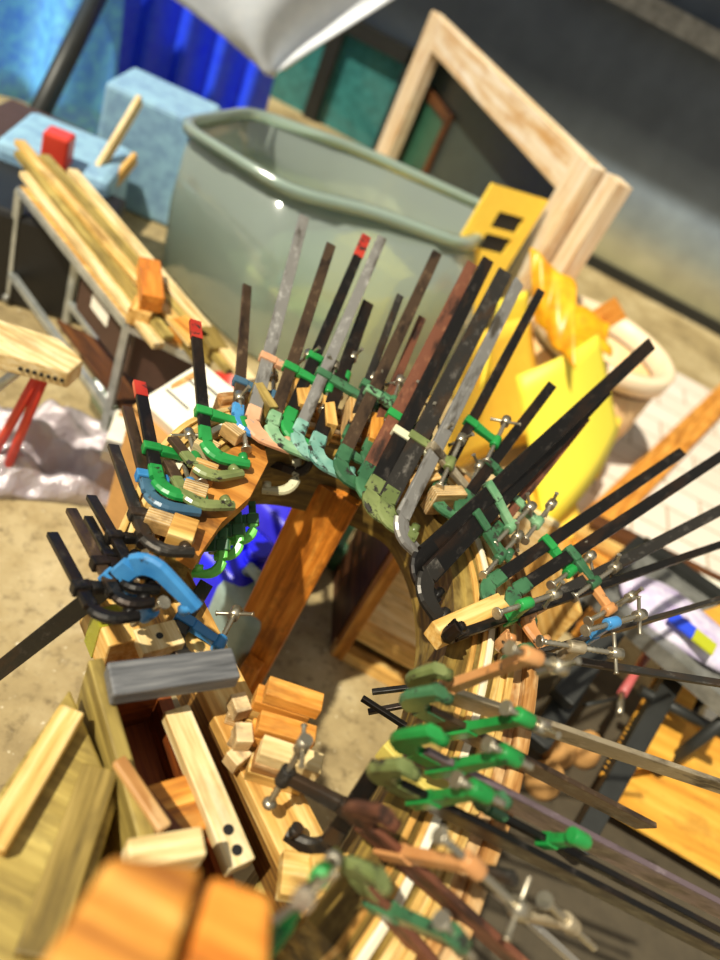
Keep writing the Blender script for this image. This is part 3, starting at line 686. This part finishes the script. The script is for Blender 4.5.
# orange upright board in the middle
pb = at(238, 700, 0.0); pb = V((-.035, 1.10, 0))
th = thing('orange_board', 'wide orange-brown plywood board standing upright inside the arch', 'board', pb)
bx_, by_ = V((math.cos(-.10), math.sin(-.10), 0)), V((-math.sin(-.10), math.cos(-.10), 0))
hb = .725
m = MB(); m.obox(pb + Z * hb / 2, Z, bx_, by_, hb, .112, .022); m.build('face_board', 'orange', th, bevel=.002)
m = MB(); m.obox(pb + Z * (hb / 2 + .012) - bx_ * .045 + by_ * .062, Z, by_, bx_, hb, .10, .02); m.build('edge_board', 'pine', th, bevel=.002)
m = MB(); m.obox(pb + Z * .10 + bx_ * .02 - by_ * .03, Z, bx_, by_, .2, .04, .035); m.build('cleat', 'orange', th, bevel=.002)
# plywood trestle under the right limb
T0 = at(325, 652, 0); T0 = V((.15, 1.40, 0)); e1 = V((.985, -.02, 0)).normalized(); e2 = V((-.30, .95, 0)).normalized()
th = thing('plywood_trestle', 'plywood trestle box under the right limb of the arch', 'trestle', T0)
m = MB(); m.obox(T0 + Z * .26 + e2 * .14, e2, Z, e1, .3, .52, .02); m.build('side_panel', 'dark', th)  # dark wood tone paints in the shade on this plywood side
m = MB(); m.obox(T0 + Z * .26 - e2 * .02 + e1 * .01, Z, e1, e2, .52, .03, .04); m.build('upright', 'honey', th)
m = MB(); m.obox(T0 + Z * .125 + e1 * .2 - e2 * .02, e1, Z, e2, .38, .05, .035); m.build('rail', 'pine', th)
m = MB(); m.obox(T0 + Z * .02 + e1 * .2 - e2 * .02, e1, Z, e2, .42, .04, .035); m.build('rail', 'pine', th)
m = MB(); m.obox(T0 + Z * .28 + e1 * .22 + e2 * .28, e1, Z, e2, .46, .5, .018); m.build('back_panel', 'pale', th)
m = MB(); m.obox(T0 + Z * .14 + e1 * .22 + e2 * .13, e1, e2, Z, .44, .28, .016); m.build('shelf', 'pale', th)
m = MB(); m.obox(T0 + Z * .26 + e2 * .14 + e1 * .44, e2, Z, e1, .3, .52, .02); m.build('side_panel', 'pine', th)

# ------------------------------------------------------------------ beam across the front, with stack of blocks
zb = .70
b1, b2 = at(146, 574, zb), at(303, 903, zb)
B1 = at(188, 562, zb); B2 = at(366, 868, zb)
bd = (b2 - b1).normalized(); bn = V((-bd.y, bd.x, 0))
th = thing('front_timber', 'long rough-edged timber beam across the open front of the arch', 'beam', (b1 + b2) / 2 - Z * .1)
wbm = .066
cB = (b1 + b2) / 2 + bn * wbm / 2
m = MB(); m.obox(cB - Z * .012, bd, bn, Z, (b2 - b1).length + .06, wbm, .024); m.build('top_board', 'pine', th, bevel=.002)
m = MB(); m.obox(cB - Z * .056, bd, bn, Z, (b2 - b1).length + .06, wbm - .004, .062); m.build('core', 'osb', th, bevel=.002)
for t in (.12, .9):
    p = b1.lerp(b2, t) + bn * wbm / 2; m = MB(); m.beam(V((p.x, p.y, 0)), V((p.x, p.y, zb - .088)), .06, .06, up=X); m.build('post', 'olive', th)
# stack of small wood blocks
S0 = at(240, 768, zb); sx_ = V((math.cos(.2), math.sin(.2), 0)); sy_ = V((-math.sin(.2), math.cos(.2), 0))
rows = []
def blk(c, L, w, h, mt, lab, r=0.):
    ax = (sx_ * math.cos(r) + sy_ * math.sin(r)); ay = V((-ax.y, ax.x, 0)); m = MB(); m.obox(c, ax, ay, Z, L, w, h)
    return tag(m.build('wood_block', mt, bevel=.0015), lab, 'wood block', 'small wood blocks stacked on the front beam')
def blkpx(px, py, z, L, w, h, mt, lab, r=0.): blk(at(px, py, z), L, w, h, mt, lab, r)
base = S0 + sx_ * .045
lev = [zb + .011, zb + .033, zb + .055, zb + .078]
names = ['front', 'second', 'third', 'back']
blk(V((base.x, base.y, zb + .0115)) , .076, .028, .022, 'lam', 'bottom front block of the small stack on the beam')
blk(V((base.x, base.y, zb + .034)) + sx_ * .002, .076, .027, .022, 'caul', 'middle front block of the small stack on the beam', .02)
blk(V((base.x, base.y, zb + .0565)) + sx_ * .004, .08, .028, .022, 'pale', 'pale sunlit top block at the front of the small stack', -.02)
blk(V((base.x, base.y, zb + .0115)) + sy_ * .034 - sx_ * .012, .076, .028, .022, 'lam', 'bottom block in the second row of the small stack')
blk(V((base.x, base.y, zb + .034)) + sy_ * .034 - sx_ * .012, .076, .028, .022, 'honey', 'middle block in the second row of the small stack', .03)
blk(V((base.x, base.y, zb + .0565)) + sy_ * .034 - sx_ * .008, .076, .028, .022, 'honey', 'top honey block with a stain in the second row of the stack', .03)
blk(V((base.x, base.y, zb + .0115)) + sy_ * .069 - sx_ * .02, .076, .028, .022, 'lam', 'bottom block in the rear row of the small stack')
blk(V((base.x, base.y, zb + .034)) + sy_ * .069 - sx_ * .02, .076, .028, .022, 'lam', 'second block up in the rear row of the small stack', -.02)
blk(V((base.x, base.y, zb + .0565)) + sy_ * .069 - sx_ * .02, .076, .028, .022, 'honey', 'third block up in the rear row of the small stack')
blk(V((base.x, base.y, zb + .0795)) + sy_ * .069 - sx_ * .012, .076, .028, .022, 'honey', 'topmost orange block of the stack against the orange board', .0)
for k, (u, v, z, lab) in enumerate([(-.054, .005, .0125, 'short end-grain block left of the front row of the stack'), (-.056, .034, .0125, 'short end-grain block left of the second row of the stack'), (-.07, .066, .0125, 'short end-grain block left of the rear row of the stack'),
                                    (-.058, .02, .038, 'short tilted block lying on the end-grain blocks'), (-.072, .06, .038, 'short pale block leaning at the rear of the end-grain blocks')]):
    blk(V((base.x, base.y, zb + z)) + sx_ * u + sy_ * v, .022, .027, .024, 'ply2', lab, .3 * (k - 2))
blkpx(345, 880, zb + .02, .09, .05, .035, 'lam', 'pale block lying at the near end of the front beam', .3)
blkpx(300, 878, zb + .013, .05, .05, .022, 'lam', 'small pale block below the T-handled clamp on the beam end', .1)

# ------------------------------------------------------------------ left crate, grey board, holed batten, foreground timber
zk = .78
k0, k1 = at(88, 660, zk), at(150, 880, zk)
kd = (k1 - k0).normalized(); kn = V((-kd.y, kd.x, 0))   # toward the beam
if kn.x < 0: kn = -kn
Lk = (k1 - k0).length + .12
th = thing('plywood_crate', 'tall olive plywood crate at the lower left with an open top', 'crate', (k0.x, k0.y, 0))
pc = k0 + kd * Lk / 2
m = MB(); m.obox(pc + kn * .009 - Z * zk / 2, kd, Z, kn, Lk, zk, .018); m.build('side_panel', 'sage', th, bevel=.002)
m = MB(); m.obox(k0 + kn * .06 + kd * .009 - Z * (zk / 2 + .02), kn, Z, kd, .085, zk - .04, .018); m.build('end_panel', 'brownply', th)
m = MB(); m.obox(pc + kn * .112 - Z * (zk / 2 + .05), kd, Z, kn, Lk, zk - .1, .018); m.build('side_panel', 'brownply', th)
m = MB(); m.obox(pc + kn * .06 - Z * .17, kd, kn, Z, Lk, .085, .016); m.build('floor_panel', 'brownply', th)
# grey board across the crate end
ga, gb = at(108, 684, zk + .015), at(234, 667, zk + .015)
m = MB(); m.beam(ga, gb, .044, .026); tag(m.build('grey_board', 'grey', bevel=.003), 'rough grey board laid across the far end of the crate', 'board')
ha, hb_ = at(175, 712, zb + .02), at(240, 868, zb + .02)
hd = (hb_ - ha).normalized()
th = thing('holed_batten', 'pale batten with two dark holes lying along the front beam', 'batten', (ha + hb_) / 2)
m = MB(); m.beam(ha, hb_, .034, .022); m.build('strip', 'pale', th, bevel=.002)
for t in (.80, .92):
    p = ha.lerp(hb_, t) + Z * .0112; m = MB(); m.tube([p, p + Z * .0008], .0065, 16); m.build('bolt_hole', 'blackpl', th)
for k, (px, py, lab) in enumerate([(165, 800, 'far block of the honey-coloured pair inside the crate'), (182, 825, 'near block of the honey-coloured pair inside the crate')]):
    c = at(px, py, zk - .08); m = MB(); m.obox(c, kn, kd, Z, .08, .035, .03); tag(m.build('crate_block', 'honey', bevel=.002), lab, 'wood block', 'blocks lying inside the crate')
p, q = at(140, 790, zk - .03), at(190, 850, zk - .03)
board('brown_strip', 'dark brown broken strip lying across the blocks in the crate', p, q, .015, .012, 'rust', 'strip')
p, q = at(118, 760, zk + .01), at(165, 830, zk + .01)
board('brown_strip', 'rust-brown curved strip along the crate rim', p, q, .016, .012, 'caul', 'strip')
zf = .93
for (pts, z, mt, lab) in ([((112, 852), (205, 864), (160, 1010), (10, 1010)), 1.14, 'honey', 'blurred orange timber end closest at the bottom left'],
                          [((212, 872), (274, 894), (268, 1020), (168, 1010)), 1.12, 'orange', 'blurred brown-orange timber end beside the bottom left one']):
    P4 = [at(x, y, z) for x, y in pts]; m = MB(); m.loft([[V((p.x, p.y, 0)) for p in P4], P4]); tag(m.build('timber_end', mt, bevel=.006), lab, 'timber', 'timber ends in the foreground')
p, q = at(125, 862, .80), at(200, 848, .80)
board('pale_block', 'pale white-topped block behind the blurred timber ends', p, q, .03, .04, 'pale', 'block')
m = MB(); P4 = [at(x, y, .74) for x, y in ((-40, 1000), (-40, 850), (70, 688), (118, 800), (60, 1000))]
m.loft([[V((p.x, p.y, 0)) for p in P4], P4]); tag(m.build('plywood_cabinet', 'sage', bevel=.004), 'blurred olive plywood cabinet top in the lower left corner outside the crate', 'cabinet')
for (a, b, z, wd, mt, lab) in (((-10, 850), (72, 712), .757, .03, 'lam', 'pale strip lying along the outer edge of the lower left cabinet'), ((35, 960), (100, 770), .757, .04, 'olive', 'olive-brown strip lying on the lower left cabinet beside the crate')):
    p, q = at(*a, z), at(*b, z); board('loose_strip', lab, p, q, wd, .02, mt, 'strip', 'strips on the lower left cabinet')
# yellow taped block and bracket near the gray board
c = at(118, 628, .70); m = MB(); m.obox(c, bd, bn, Z, .09, .07, .07); o = tag(m.build('taped_block', 'pine', bevel=.003), 'pine block wrapped in yellow tape behind the grey board', 'block')
m = MB(); m.obox(c, bd, bn, Z, .03, .073, .073); m.build('tape', 'tapey', o)
c = at(158, 640, .73); m = MB(); m.obox(c, bd, bn, Z, .04, .06, .02); o = tag(m.build('drilled_plate', 'pale', bevel=.002), 'small pale plate with one hole beside the taped block', 'plate')
m = MB(); m.tube([c + Z * .01, c + Z * .011], .005, 12); m.build('hole', 'blackpl', o)

# ------------------------------------------------------------------ clamps
def perp(a, b): a = a - b * a.dot(b); return a.normalized()
def clamp(label, tip, bend, L, jaw, w, A, mode, bar, fix, slide, z0=.835, th_=.008, tipred=None, rod=.11, hand=True, near=False, Aj=None, name='bar_clamp', tz=None):
    w *= .001; Pb = at(*bend, z0); d = ray(*tip); v = CP - Pb
    qa, qb, qc = d.dot(d), 2 * v.dot(d), v.dot(v) - L * L; disc = qb*qb - 4*qa*qc
    if disc < 0: t = -qb / (2*qa)
    else: t = (-qb + (-1 if near else 1) * math.sqrt(disc)) / (2*qa)
    T = CP + d * t
    if tz is not None: T = at(*tip, tz)
    b = (T - Pb).normalized(); Lr = (T - Pb).length
    if mode == 'h': a = perp(V((b.y, -b.x, -.12)), b)
    elif mode == 'hd': a = perp(V((b.y, -b.x, -.5)), b)
    elif mode == 'u': a = perp(V((0, -.3, 1)), b)
    elif mode == 'uy': a = perp(V((.1, .45, .8)), b)
    elif mode == 'd': a = perp(V((0, 0, -1)), b)
    elif mode == 'c': a = perp(V((-b.y, b.x, -.2)), b)
    else: a = perp(V(mode), b)
    n = a.cross(b); R = min(.032, A * .55)
    o = thing(name, label, 'clamp', Pb, 'bar clamps around the laminated arch')
    m = MB(); m.obox((Pb + b * R + T) / 2, b, a, n, (T - Pb - b * R).length, w, th_); br = m.build('bar', bar, o, bevel=.0012)
    if tipred:
        m = MB(); q = T - b * tipred[1] / 2; m.obox(q, b, a, n, tipred[1] + .001, w + .001, th_ + .001); k = m.build('painted_tip', tipred[0], br); k['label'] = 'red painted bar end'
    # J shaped fixed jaw
    pts = [Pb + b * (R * 1.9), Pb + b * R]; tan = [b, b]
    for i in range(1, 7):
        g = math.pi / 2 * i / 6; pts.append(Pb + (a + b) * R - a * (R * math.cos(g)) - b * (R * math.sin(g))); tan.append((-b * math.cos(g) + a * math.sin(g)))
    pts.append(Pb + a * (R + (A - R) * .5)); pts.append(Pb + a * A); tan += [a, a]
    secs = []; fr_ = []
    for i, p in enumerate(pts):
        f = i / (len(pts) - 1); ww = (min(w, .028) + .002) * (1.0 + .25 * math.sin(f * math.pi) - .25 * f); tt = th_ * (1.25 + .5 * f); e = tt * .3
        secs.append([(-ww/2, -tt/2 + e), (-ww/2 + e, -tt/2), (ww/2 - e, -tt/2), (ww/2, -tt/2 + e), (ww/2, tt/2 - e), (ww/2 - e, tt/2), (-ww/2 + e, tt/2), (-ww/2, tt/2 - e)])
        if i == 0: pass
        t_ = tan[i]; fr_.append((n.cross(t_) * -1, n))
    m = MB(); m.sweep(pts, secs, fr_); m.tube([Pb + a * (A - .008) + b * .003, Pb + a * (A - .008) + b * (min(w, .028) * .5 + .008)], .008, 10); m.build('fixed_jaw', fix, o)
    if jaw:
        best = min((i / 200 for i in range(1, 200)), key=lambda s: (V(pix(Pb + b * (Lr * s))) - V(jaw)).length)
        J = Pb + b * (Lr * best); Aj = Aj or A
        m = MB(); m.obox(J, b, a, n, .018, w + .008, th_ + .008)
        h = .5 * (w + .010)
        p0 = J + a * h * .9; p1 = J + a * Aj - b * .004
        m.sweep([p0, p0.lerp(p1, .5), p1], [rect(.02, th_ + .004), rect(.017, th_ + .003), rect(.016, th_ + .004)], [(b, n)] * 3)
        m.tube([p1 - b * .014, p1 + b * .012], .0095, 12)
        m.build('sliding_jaw', slide, o, bevel=.002)
        if rod:
            f = .35 if best * Lr > .1 else .2
            s0 = p1 - b * min(rod * .5, best * Lr * .55); s1 = p1 + b * rod * .62; Ls = (s1 - s0).length
            k = max(8, int(Ls / .0035)); rr = [.0048 if i % 2 else .0036 for i in range(k)]
            m = MB(); m.tube([s0.lerp(s1, i / (k - 1)) for i in range(k)], rr, 8); sw = m.build('screw', 'zinc', o)
            m = MB(); m.tube([s0, s0 - b * .004, s0 - b * .008], [.005, .009, .009], 12); m.build('swivel_pad', 'zinc', sw)
            if hand:
                hd_ = (n * math.cos(1.0 + len(label)) + a * math.sin(1.0 + len(label)))
                m = MB(); m.tube([s1 - b * .012, s1 + b * .008], .009, 10); e = s1 - b * .003
                m.tube([e - hd_ * .03, e - hd_ * .028, e + hd_ * .028, e + hd_ * .03], [.0045, .003, .003, .0045], 8); m.build('handle', 'zinc', sw)
    return o
# back row, from the left corner round to the right
C = clamp
C('green-jawed clamp with a red-tipped black bar at the left corner, beside the red pot', (195, 322), (207, 455), .34, (210, 412), 20, .07, 'h', 'blk', 'green', 'green', tipred=('redp', .05))
C('clamp with rusty brown bar and bright blue fixed jaw', (247, 286), (237, 427), .5, (238, 383), 20, .065, 'h', 'brn', 'blue', 'dblue')
C('silver-barred clamp with peach-coloured jaws, tallest at the left of the back row', (304, 217), (249, 432), .72, (262, 357), 24, .075, 'h', 'sil', 'peach', 'peach')
C('brown-barred clamp with pale green jaw right of the peach one', (331, 245), (268, 437), .62, (288, 368), 22, .08, 'h', 'brn', 'lgreen', 'green')
C('black-barred clamp with a red band near its tip and green jaws', (366, 237), (283, 432), .72, (309, 356), 22, .07, 'h', 'blk', 'green', 'green', tipred=('redp', .10))
C('silver-blue barred clamp with long teal jaw in the back row', (382, 238), (293, 445), .72, (316, 372), 22, .09, 'h', 'sil', 'teal', 'dgreen')
C('short dark-barred clamp with teal bend and a wide grey-green sliding jaw', (368, 303), (312, 458), .52, (342, 385), 26, .08, 'h', 'blk', 'teal', 'dgreen')
C('thin dark clamp bar showing behind the grey-green jaw', (400, 296), (342, 450), .5, (366, 385), 16, .06, 'h', 'iron', 'dgreen', 'dgreen')
C('brown-black clamp with faded dark green J and long green sliding jaw', (437, 253), (336, 472), .74, (376, 395), 24, .07, 'h', 'brn', 'dgreen', 'lgreen')
C('thin rusty-tipped clamp bar in the middle of the back row', (422, 318), (362, 462), .5, (390, 405), 18, .06, 'h', 'rust', 'dgreen', 'dgreen')
C('rust-brown clamp bar left of the tightly packed black bars', (472, 264), (358, 490), .74, (388, 412), 26, .07, 'h', 'rust', 'dgreen', 'green')
C('first of the tightly packed black clamp bars with mottled green J', (488, 260), (366, 505), .78, (404, 435), 28, .07, 'h', 'blk', 'olivep', 'ivory')
C('second tightly packed dark clamp bar left of the silver one', (505, 272), (380, 515), .78, (418, 440), 34, .07, 'h', 'iron', 'olivep', 'olivep')
C('long silver clamp bar with white-grey jaw in front of the yellow cards', (519, 282), (396, 530), .78, (438, 452), 26, .075, 'hd', 'sil', 'sil', 'worn', Aj=.1)
C('thin black clamp bar right of the silver one', (541, 291), (430, 500), .74, (464, 420), 20, .06, 'h', 'blk', 'dgreen', 'green')
C('short black clamp bar in front of the amber sheet', (552, 385), (455, 512), .5, (490, 465), 22, .06, 'h', 'blk', 'dgreen', 'dgreen')
C('longest heavy black clamp bar reaching over the bright yellow sheet', (651, 344), (412, 566), .95, (492, 492), 30, .07, 'hd', 'blk', 'blk', 'lgreen')
C('heavy black clamp bar just below the longest one, with grey bend', (606, 389), (418, 586), .8, (478, 520), 32, .07, 'hd', 'blk', 'iron', 'dgreen')
C('rusty thin clamp bar beneath the heavy black pair', (586, 418), (488, 540), .5, (520, 505), 18, .05, 'h', 'rust', 'dgreen', 'lgreen')
C('black clamp bar pointing to the pale tiles above the plank stack', (682, 452), (480, 590), .75, (548, 543), 22, .06, 'h', 'blk', 'dgreen', 'green')
C('black clamp bar second below the heavy pair, running off to the right edge', (735, 447), (505, 598), .82, (572, 555), 22, .06, 'h', 'blk', 'dgreen', 'dgreen')
C('brown-black clamp bar with peach jaw running over the plank stack', (740, 500), (520, 615), .75, (588, 580), 22, .06, 'h', 'iron', 'orgp', 'orgp')
C('edge-on black clamp bar with green sliding jaw crossing the arch on a wooden block', (740, 538), (440, 641), .8, (508, 617), 12, .05, 'u', 'blk', 'blk', 'green', th_=.014, tz=.86)
C('dark clamp bar with blue sliding jaw crossing in front of the lilac package', (745, 592), (500, 664), .7, (588, 638), 22, .06, 'u', 'iron', 'dgreen', 'blue', tz=.86)
C('thin edge-on clamp bar running level past the red-handled tool', (750, 688), (492, 648), .6, (560, 664), 9, .05, 'u', 'iron', 'orgp', 'worn', th_=.012, tz=.86)
C('worn pale clamp bar with paper label and peach sliding jaw on the right limb', (760, 800), (408, 681), .6, (438, 692), 40, .06, 'u', 'worn', 'olivep', 'orgp', Aj=0.163, rod=.07, tz=.74, z0=.90)
C('brown clamp bar ending short above the ochre sheets, with green jaw', (646, 826), (402, 700), .46, (460, 732), 36, .065, 'u', 'brn', 'dgreen', 'green', Aj=0.104, rod=.05, tz=.74, z0=.90)
C('purple-black wide clamp bar with bright green J on the right limb', (745, 922), (393, 741), .62, (445, 768), 50, .075, 'u', 'purp', 'green', 'green', Aj=0.111, rod=.05, hand=False, tz=.74, z0=.90)
C('black clamp bar with olive J below the purple-black one', (745, 965), (370, 772), .62, (422, 802), 38, .065, 'u', 'blk', 'olivep', 'green', Aj=0.098, rod=.05, hand=False, tz=.74, z0=.90)
C('thin dark clamp bar close behind the black olive-jawed one', (745, 945), (470, 800), .5, (545, 843), 14, .05, 'u', 'blk', 'dgreen', 'green', rod=0, tz=.74, z0=.90)
C('rusty red-brown clamp with wide C jaw near the bottom of the arch', (560, 1000), (346, 809), .46, (394, 852), 40, .065, 'u', 'rust', 'rust', 'orgp', Aj=0.117, rod=.12, tz=.74, z0=.90)
C('dark brown clamp with green sliding jaw lowest on the right limb', (470, 1010), (345, 863), .36, (380, 910), 34, .05, 'u', 'rust', 'olivep', 'dgreen', Aj=0.098, rod=.05, hand=False, tz=.74, z0=.90)
C('steel-barred clamp with coarse screw below the rusty red-brown clamp', (600, 985), (470, 868), .3, (520, 912), 12, .05, 'u', 'sil', 'iron', 'worn', Aj=.06, hand=False, tz=.70, z0=.90)
# foreground green clamp
C('blurred green clamp closest to the camera at the bottom edge', (240, 985), (300, 905), .2, (275, 938), 26, .06, 'uy', 'dgreen', 'olivep', 'green', z0=.86, near=True)
# left limb
C('black clamp bar with red tip and green jaws on the left limb', (139, 383), (160, 492), .3, (154, 448), 20, .07, 'h', 'blk', 'green', 'green', tipred=('redp', .045))
C('brown clamp bar with blue sliding jaw behind the red-tipped one', (127, 408), (152, 505), .28, (146, 476), 18, .07, 'h', 'brn', 'dblue', 'blue')
C('grey clamp bar with dark J standing left of the pine end of the arch', (113, 446), (150, 550), .26, (144, 512), 17, .06, 'h', 'iron', 'iron', 'iron')
C('thin dark clamp bar over the floor, top of the left four', (91, 497), (136, 575), .22, (118, 535), 15, .04, 'h', 'blk', 'blk', 'blk', Aj=.035, rod=0)
C('brown-black clamp bar second of the left four', (71, 510), (122, 605), .22, (102, 562), 15, .04, 'h', 'brn', 'blk', 'blk', Aj=.035, rod=0)
C('narrow dark clamp bar between the brown-black one and the blue clamp', (88, 518), (128, 590), .2, (113, 555), 13, .04, 'h', 'blk', 'blk', 'blk', Aj=.035, rod=0)
C('outermost dark clamp bar at the left with black J', (52, 534), (98, 620), .2, (86, 585), 15, .05, 'h', 'blk', 'blk', 'blk', rod=0, Aj=.035)
C('big clamp with blue curved jaw and long dark bar reaching to the left edge', (-8, 676), (146, 556), .42, (118, 588), 26, .09, V((1, -.05, -.15)), 'blk', 'blue', 'blue', z0=.885, rod=.06, Aj=.06, hand=False)
C('short upright steel clamp bar with blue sliding jaw on the front beam', (206, 584), (168, 648), .14, (180, 618), 22, .06, V((.9, -.3, -.1)), 'iron', 'iron', 'blue', z0=.72)
C('olive worn clamp gripping plywood pads on the left limb', (172, 438), (205, 478), .1, None, 18, .07, 'h', 'brn', 'olivep', 'olivep', rod=0)
C('rust-stained clamp gripping the lower plywood pads on the left limb', (168, 462), (190, 505), .1, None, 18, .07, 'h', 'brn', 'olivep', 'olivep', rod=0)
# small clamps inside the ring
C('small lime-tipped green clamp hanging over the blue jerrycan, lowest of three', (224, 528), (222, 574), .07, (224, 545), 12, .045, V((-1, .1, -.1)), 'dgreen', 'lime', 'dgreen', z0=.74, rod=.05, hand=False)
C('small green clamp over the blue jerrycan, middle of three', (238, 512), (240, 555), .07, (239, 530), 12, .04, V((-1, .1, -.1)), 'dgreen', 'lime', 'dgreen', z0=.74, rod=.05, hand=False)
C('small green clamp over the blue jerrycan, highest of three', (252, 502), (254, 540), .07, (253, 520), 12, .045, V((-1, .2, -.1)), 'dgreen', 'lime', 'dgreen', z0=.74, rod=.05, hand=False)
C('ivory J clamp hanging inside the back left curve of the arch', (297, 455), (296, 492), .07, None, 14, .06, V((-1, .3, .2)), 'ivory', 'ivory', 'dgreen', z0=.74, rod=0)
C('black clamp end poking inside the back left curve above the ivory one', (268, 462), (305, 475), .07, None, 14, .04, V((0, .4, 1)), 'blk', 'iron', 'dgreen', z0=.76, rod=0)
# thin dark bars poking into the ring at right
for (t_, b_, lab) in (((362, 698), (430, 742), 'thin dark clamp end poking into the arch, lowest of three by the green J'), ((368, 712), (432, 700), 'thin dark clamp end poking into the arch, middle of three by the green J'), ((372, 692), (440, 684), 'thin dark clamp end poking into the arch, highest of three by the green J')):
    C(lab, t_, b_, .1, None, 9, .04, 'd', 'blk', 'dgreen', 'dgreen', z0=.70, rod=0)
# T-handled clamp on the beam
o = C('black clamp with T-handled screw standing on the front beam', (380, 765), (322, 855), .16, (352, 812), 22, .05, V((-1, .1, .1)), 'blk', 'iron', 'iron', z0=.72, rod=.09, tz=.88, Aj=.085)

# ------------------------------------------------------------------ plywood pads between the clamps
pads = [(300, 402, .05, .10, 'pine', 'pine pad standing between the pale green and teal clamps'), (262, 405, .03, .09, 'olive', 'olive wood pad right of the peach clamp'),
        (326, 420, .035, .11, 'pine', 'pine pad between the teal and dark teal-bend clamps'), (352, 418, .045, .12, 'ply', 'tall layered pad in the middle of the back row'), (372, 436, .04, .11, 'honey', 'honey pad below the bright green sliding jaw'),
        (404, 470, .03, .12, 'pale', 'pale pad between the packed black bars'), (418, 486, .045, .1, 'ply', 'layered pad beside the silver bar'), (444, 500, .04, .09, 'ply2', 'layered pad under the heavy black bars')]
def idx(p): return min(range(N), key=lambda i: (path[i] - V((p.x, p.y, 0))).length)
for (x, y, w, L, mt, lab) in pads:
    h = .05; p = at(x, y, ZR + .006 + h / 2); i = idx(p); n_ = NR[i]; t_ = V((n_.y, -n_.x, 0)); p.z = ZR + .006 + h / 2
    m = MB(); m.obox(p, n_, Z, t_, L * .75, h, w * .6); tag(m.build('clamping_pad', mt, bevel=.0015), lab, 'wood pad', 'wood pads behind the back clamps')
for (x, y, w, mt, lab) in [(234, 432, .035, 'ply2', 'rough layered pad inside the first green clamp'), (206, 448, .032, 'ply2', 'rough layered pad inside the upper olive clamp'), (204, 472, .035, 'ply', 'layered pad inside the rust-stained clamp'),
                       (194, 493, .034, 'ply2', 'rough layered pad inside the red-tipped left clamp'), (182, 532, .05, 'pine', 'pine pad nearest the end of the left limb'), (158, 522, .03, 'ply2', 'small layered pad by the grey clamp on the left limb')]:
    h = .024; p = at(x, y, ZR + .013 + h / 2); i = idx(p); n_ = NR[i]; t_ = V((n_.y, -n_.x, 0))
    m = MB(); m.obox(p, n_, Z, t_, .036, h, w * .85); tag(m.build('layered_pad', mt, bevel=.0015), lab, 'wood pad', 'wood pads on the left limb')
def on_ring(px, py, L, w, h, mt, lab, rot=0.):
    p = at(px, py, ZR + h / 2 + .01); i = idx(p); n_ = NR[i]; t_ = V((n_.y, -n_.x, 0)); a = n_ * math.cos(rot) + t_ * math.sin(rot)
    m = MB(); m.obox(p, a, Z.cross(a), Z, L, w, h); tag(m.build('wooden_block', mt, bevel=.002), lab, 'wood block')
m = MB(); m.beam(at(434, 636, ZR + .026), at(500, 606, ZR + .026), .032, .032); tag(m.build('wooden_block', 'pine', bevel=.002), 'pine block lying across the arch under the edge-on clamp', 'wood block')
c = at(412, 770, .80); m = MB(); m.box(c, .09, .035, .03, -.4); tag(m.build('yellow_wedge', plain('wedge', '#cdb95a', .6), bevel=.002), 'yellow-green wooden wedge under the olive-jawed clamp', 'wedge')

# ------------------------------------------------------------------ light
def sun(rot_dir, e, col, ang):
    l = bpy.data.lights.new('sun', 'SUN'); l.energy = e; l.color = col; l.angle = math.radians(ang)
    o = bpy.data.objects.new('sun', l); COL.objects.link(o); o.rotation_euler = V(rot_dir).to_track_quat('-Z', 'Y').to_euler(); return o
sun((.36, .41, -.84), 5.2, (1, .93, .77), 1.2)
w = bpy.data.worlds.new('world'); sc.world = w; w.use_nodes = True
bg_ = w.node_tree.nodes['Background']; bg_.inputs[0].default_value = (1, .96, .88, 1); bg_.inputs[1].default_value = .40
vs = sc.view_settings; vs.view_transform = 'Standard'; vs.look = 'None'; vs.exposure = 0; vs.gamma = 1; vs.use_curve_mapping = False
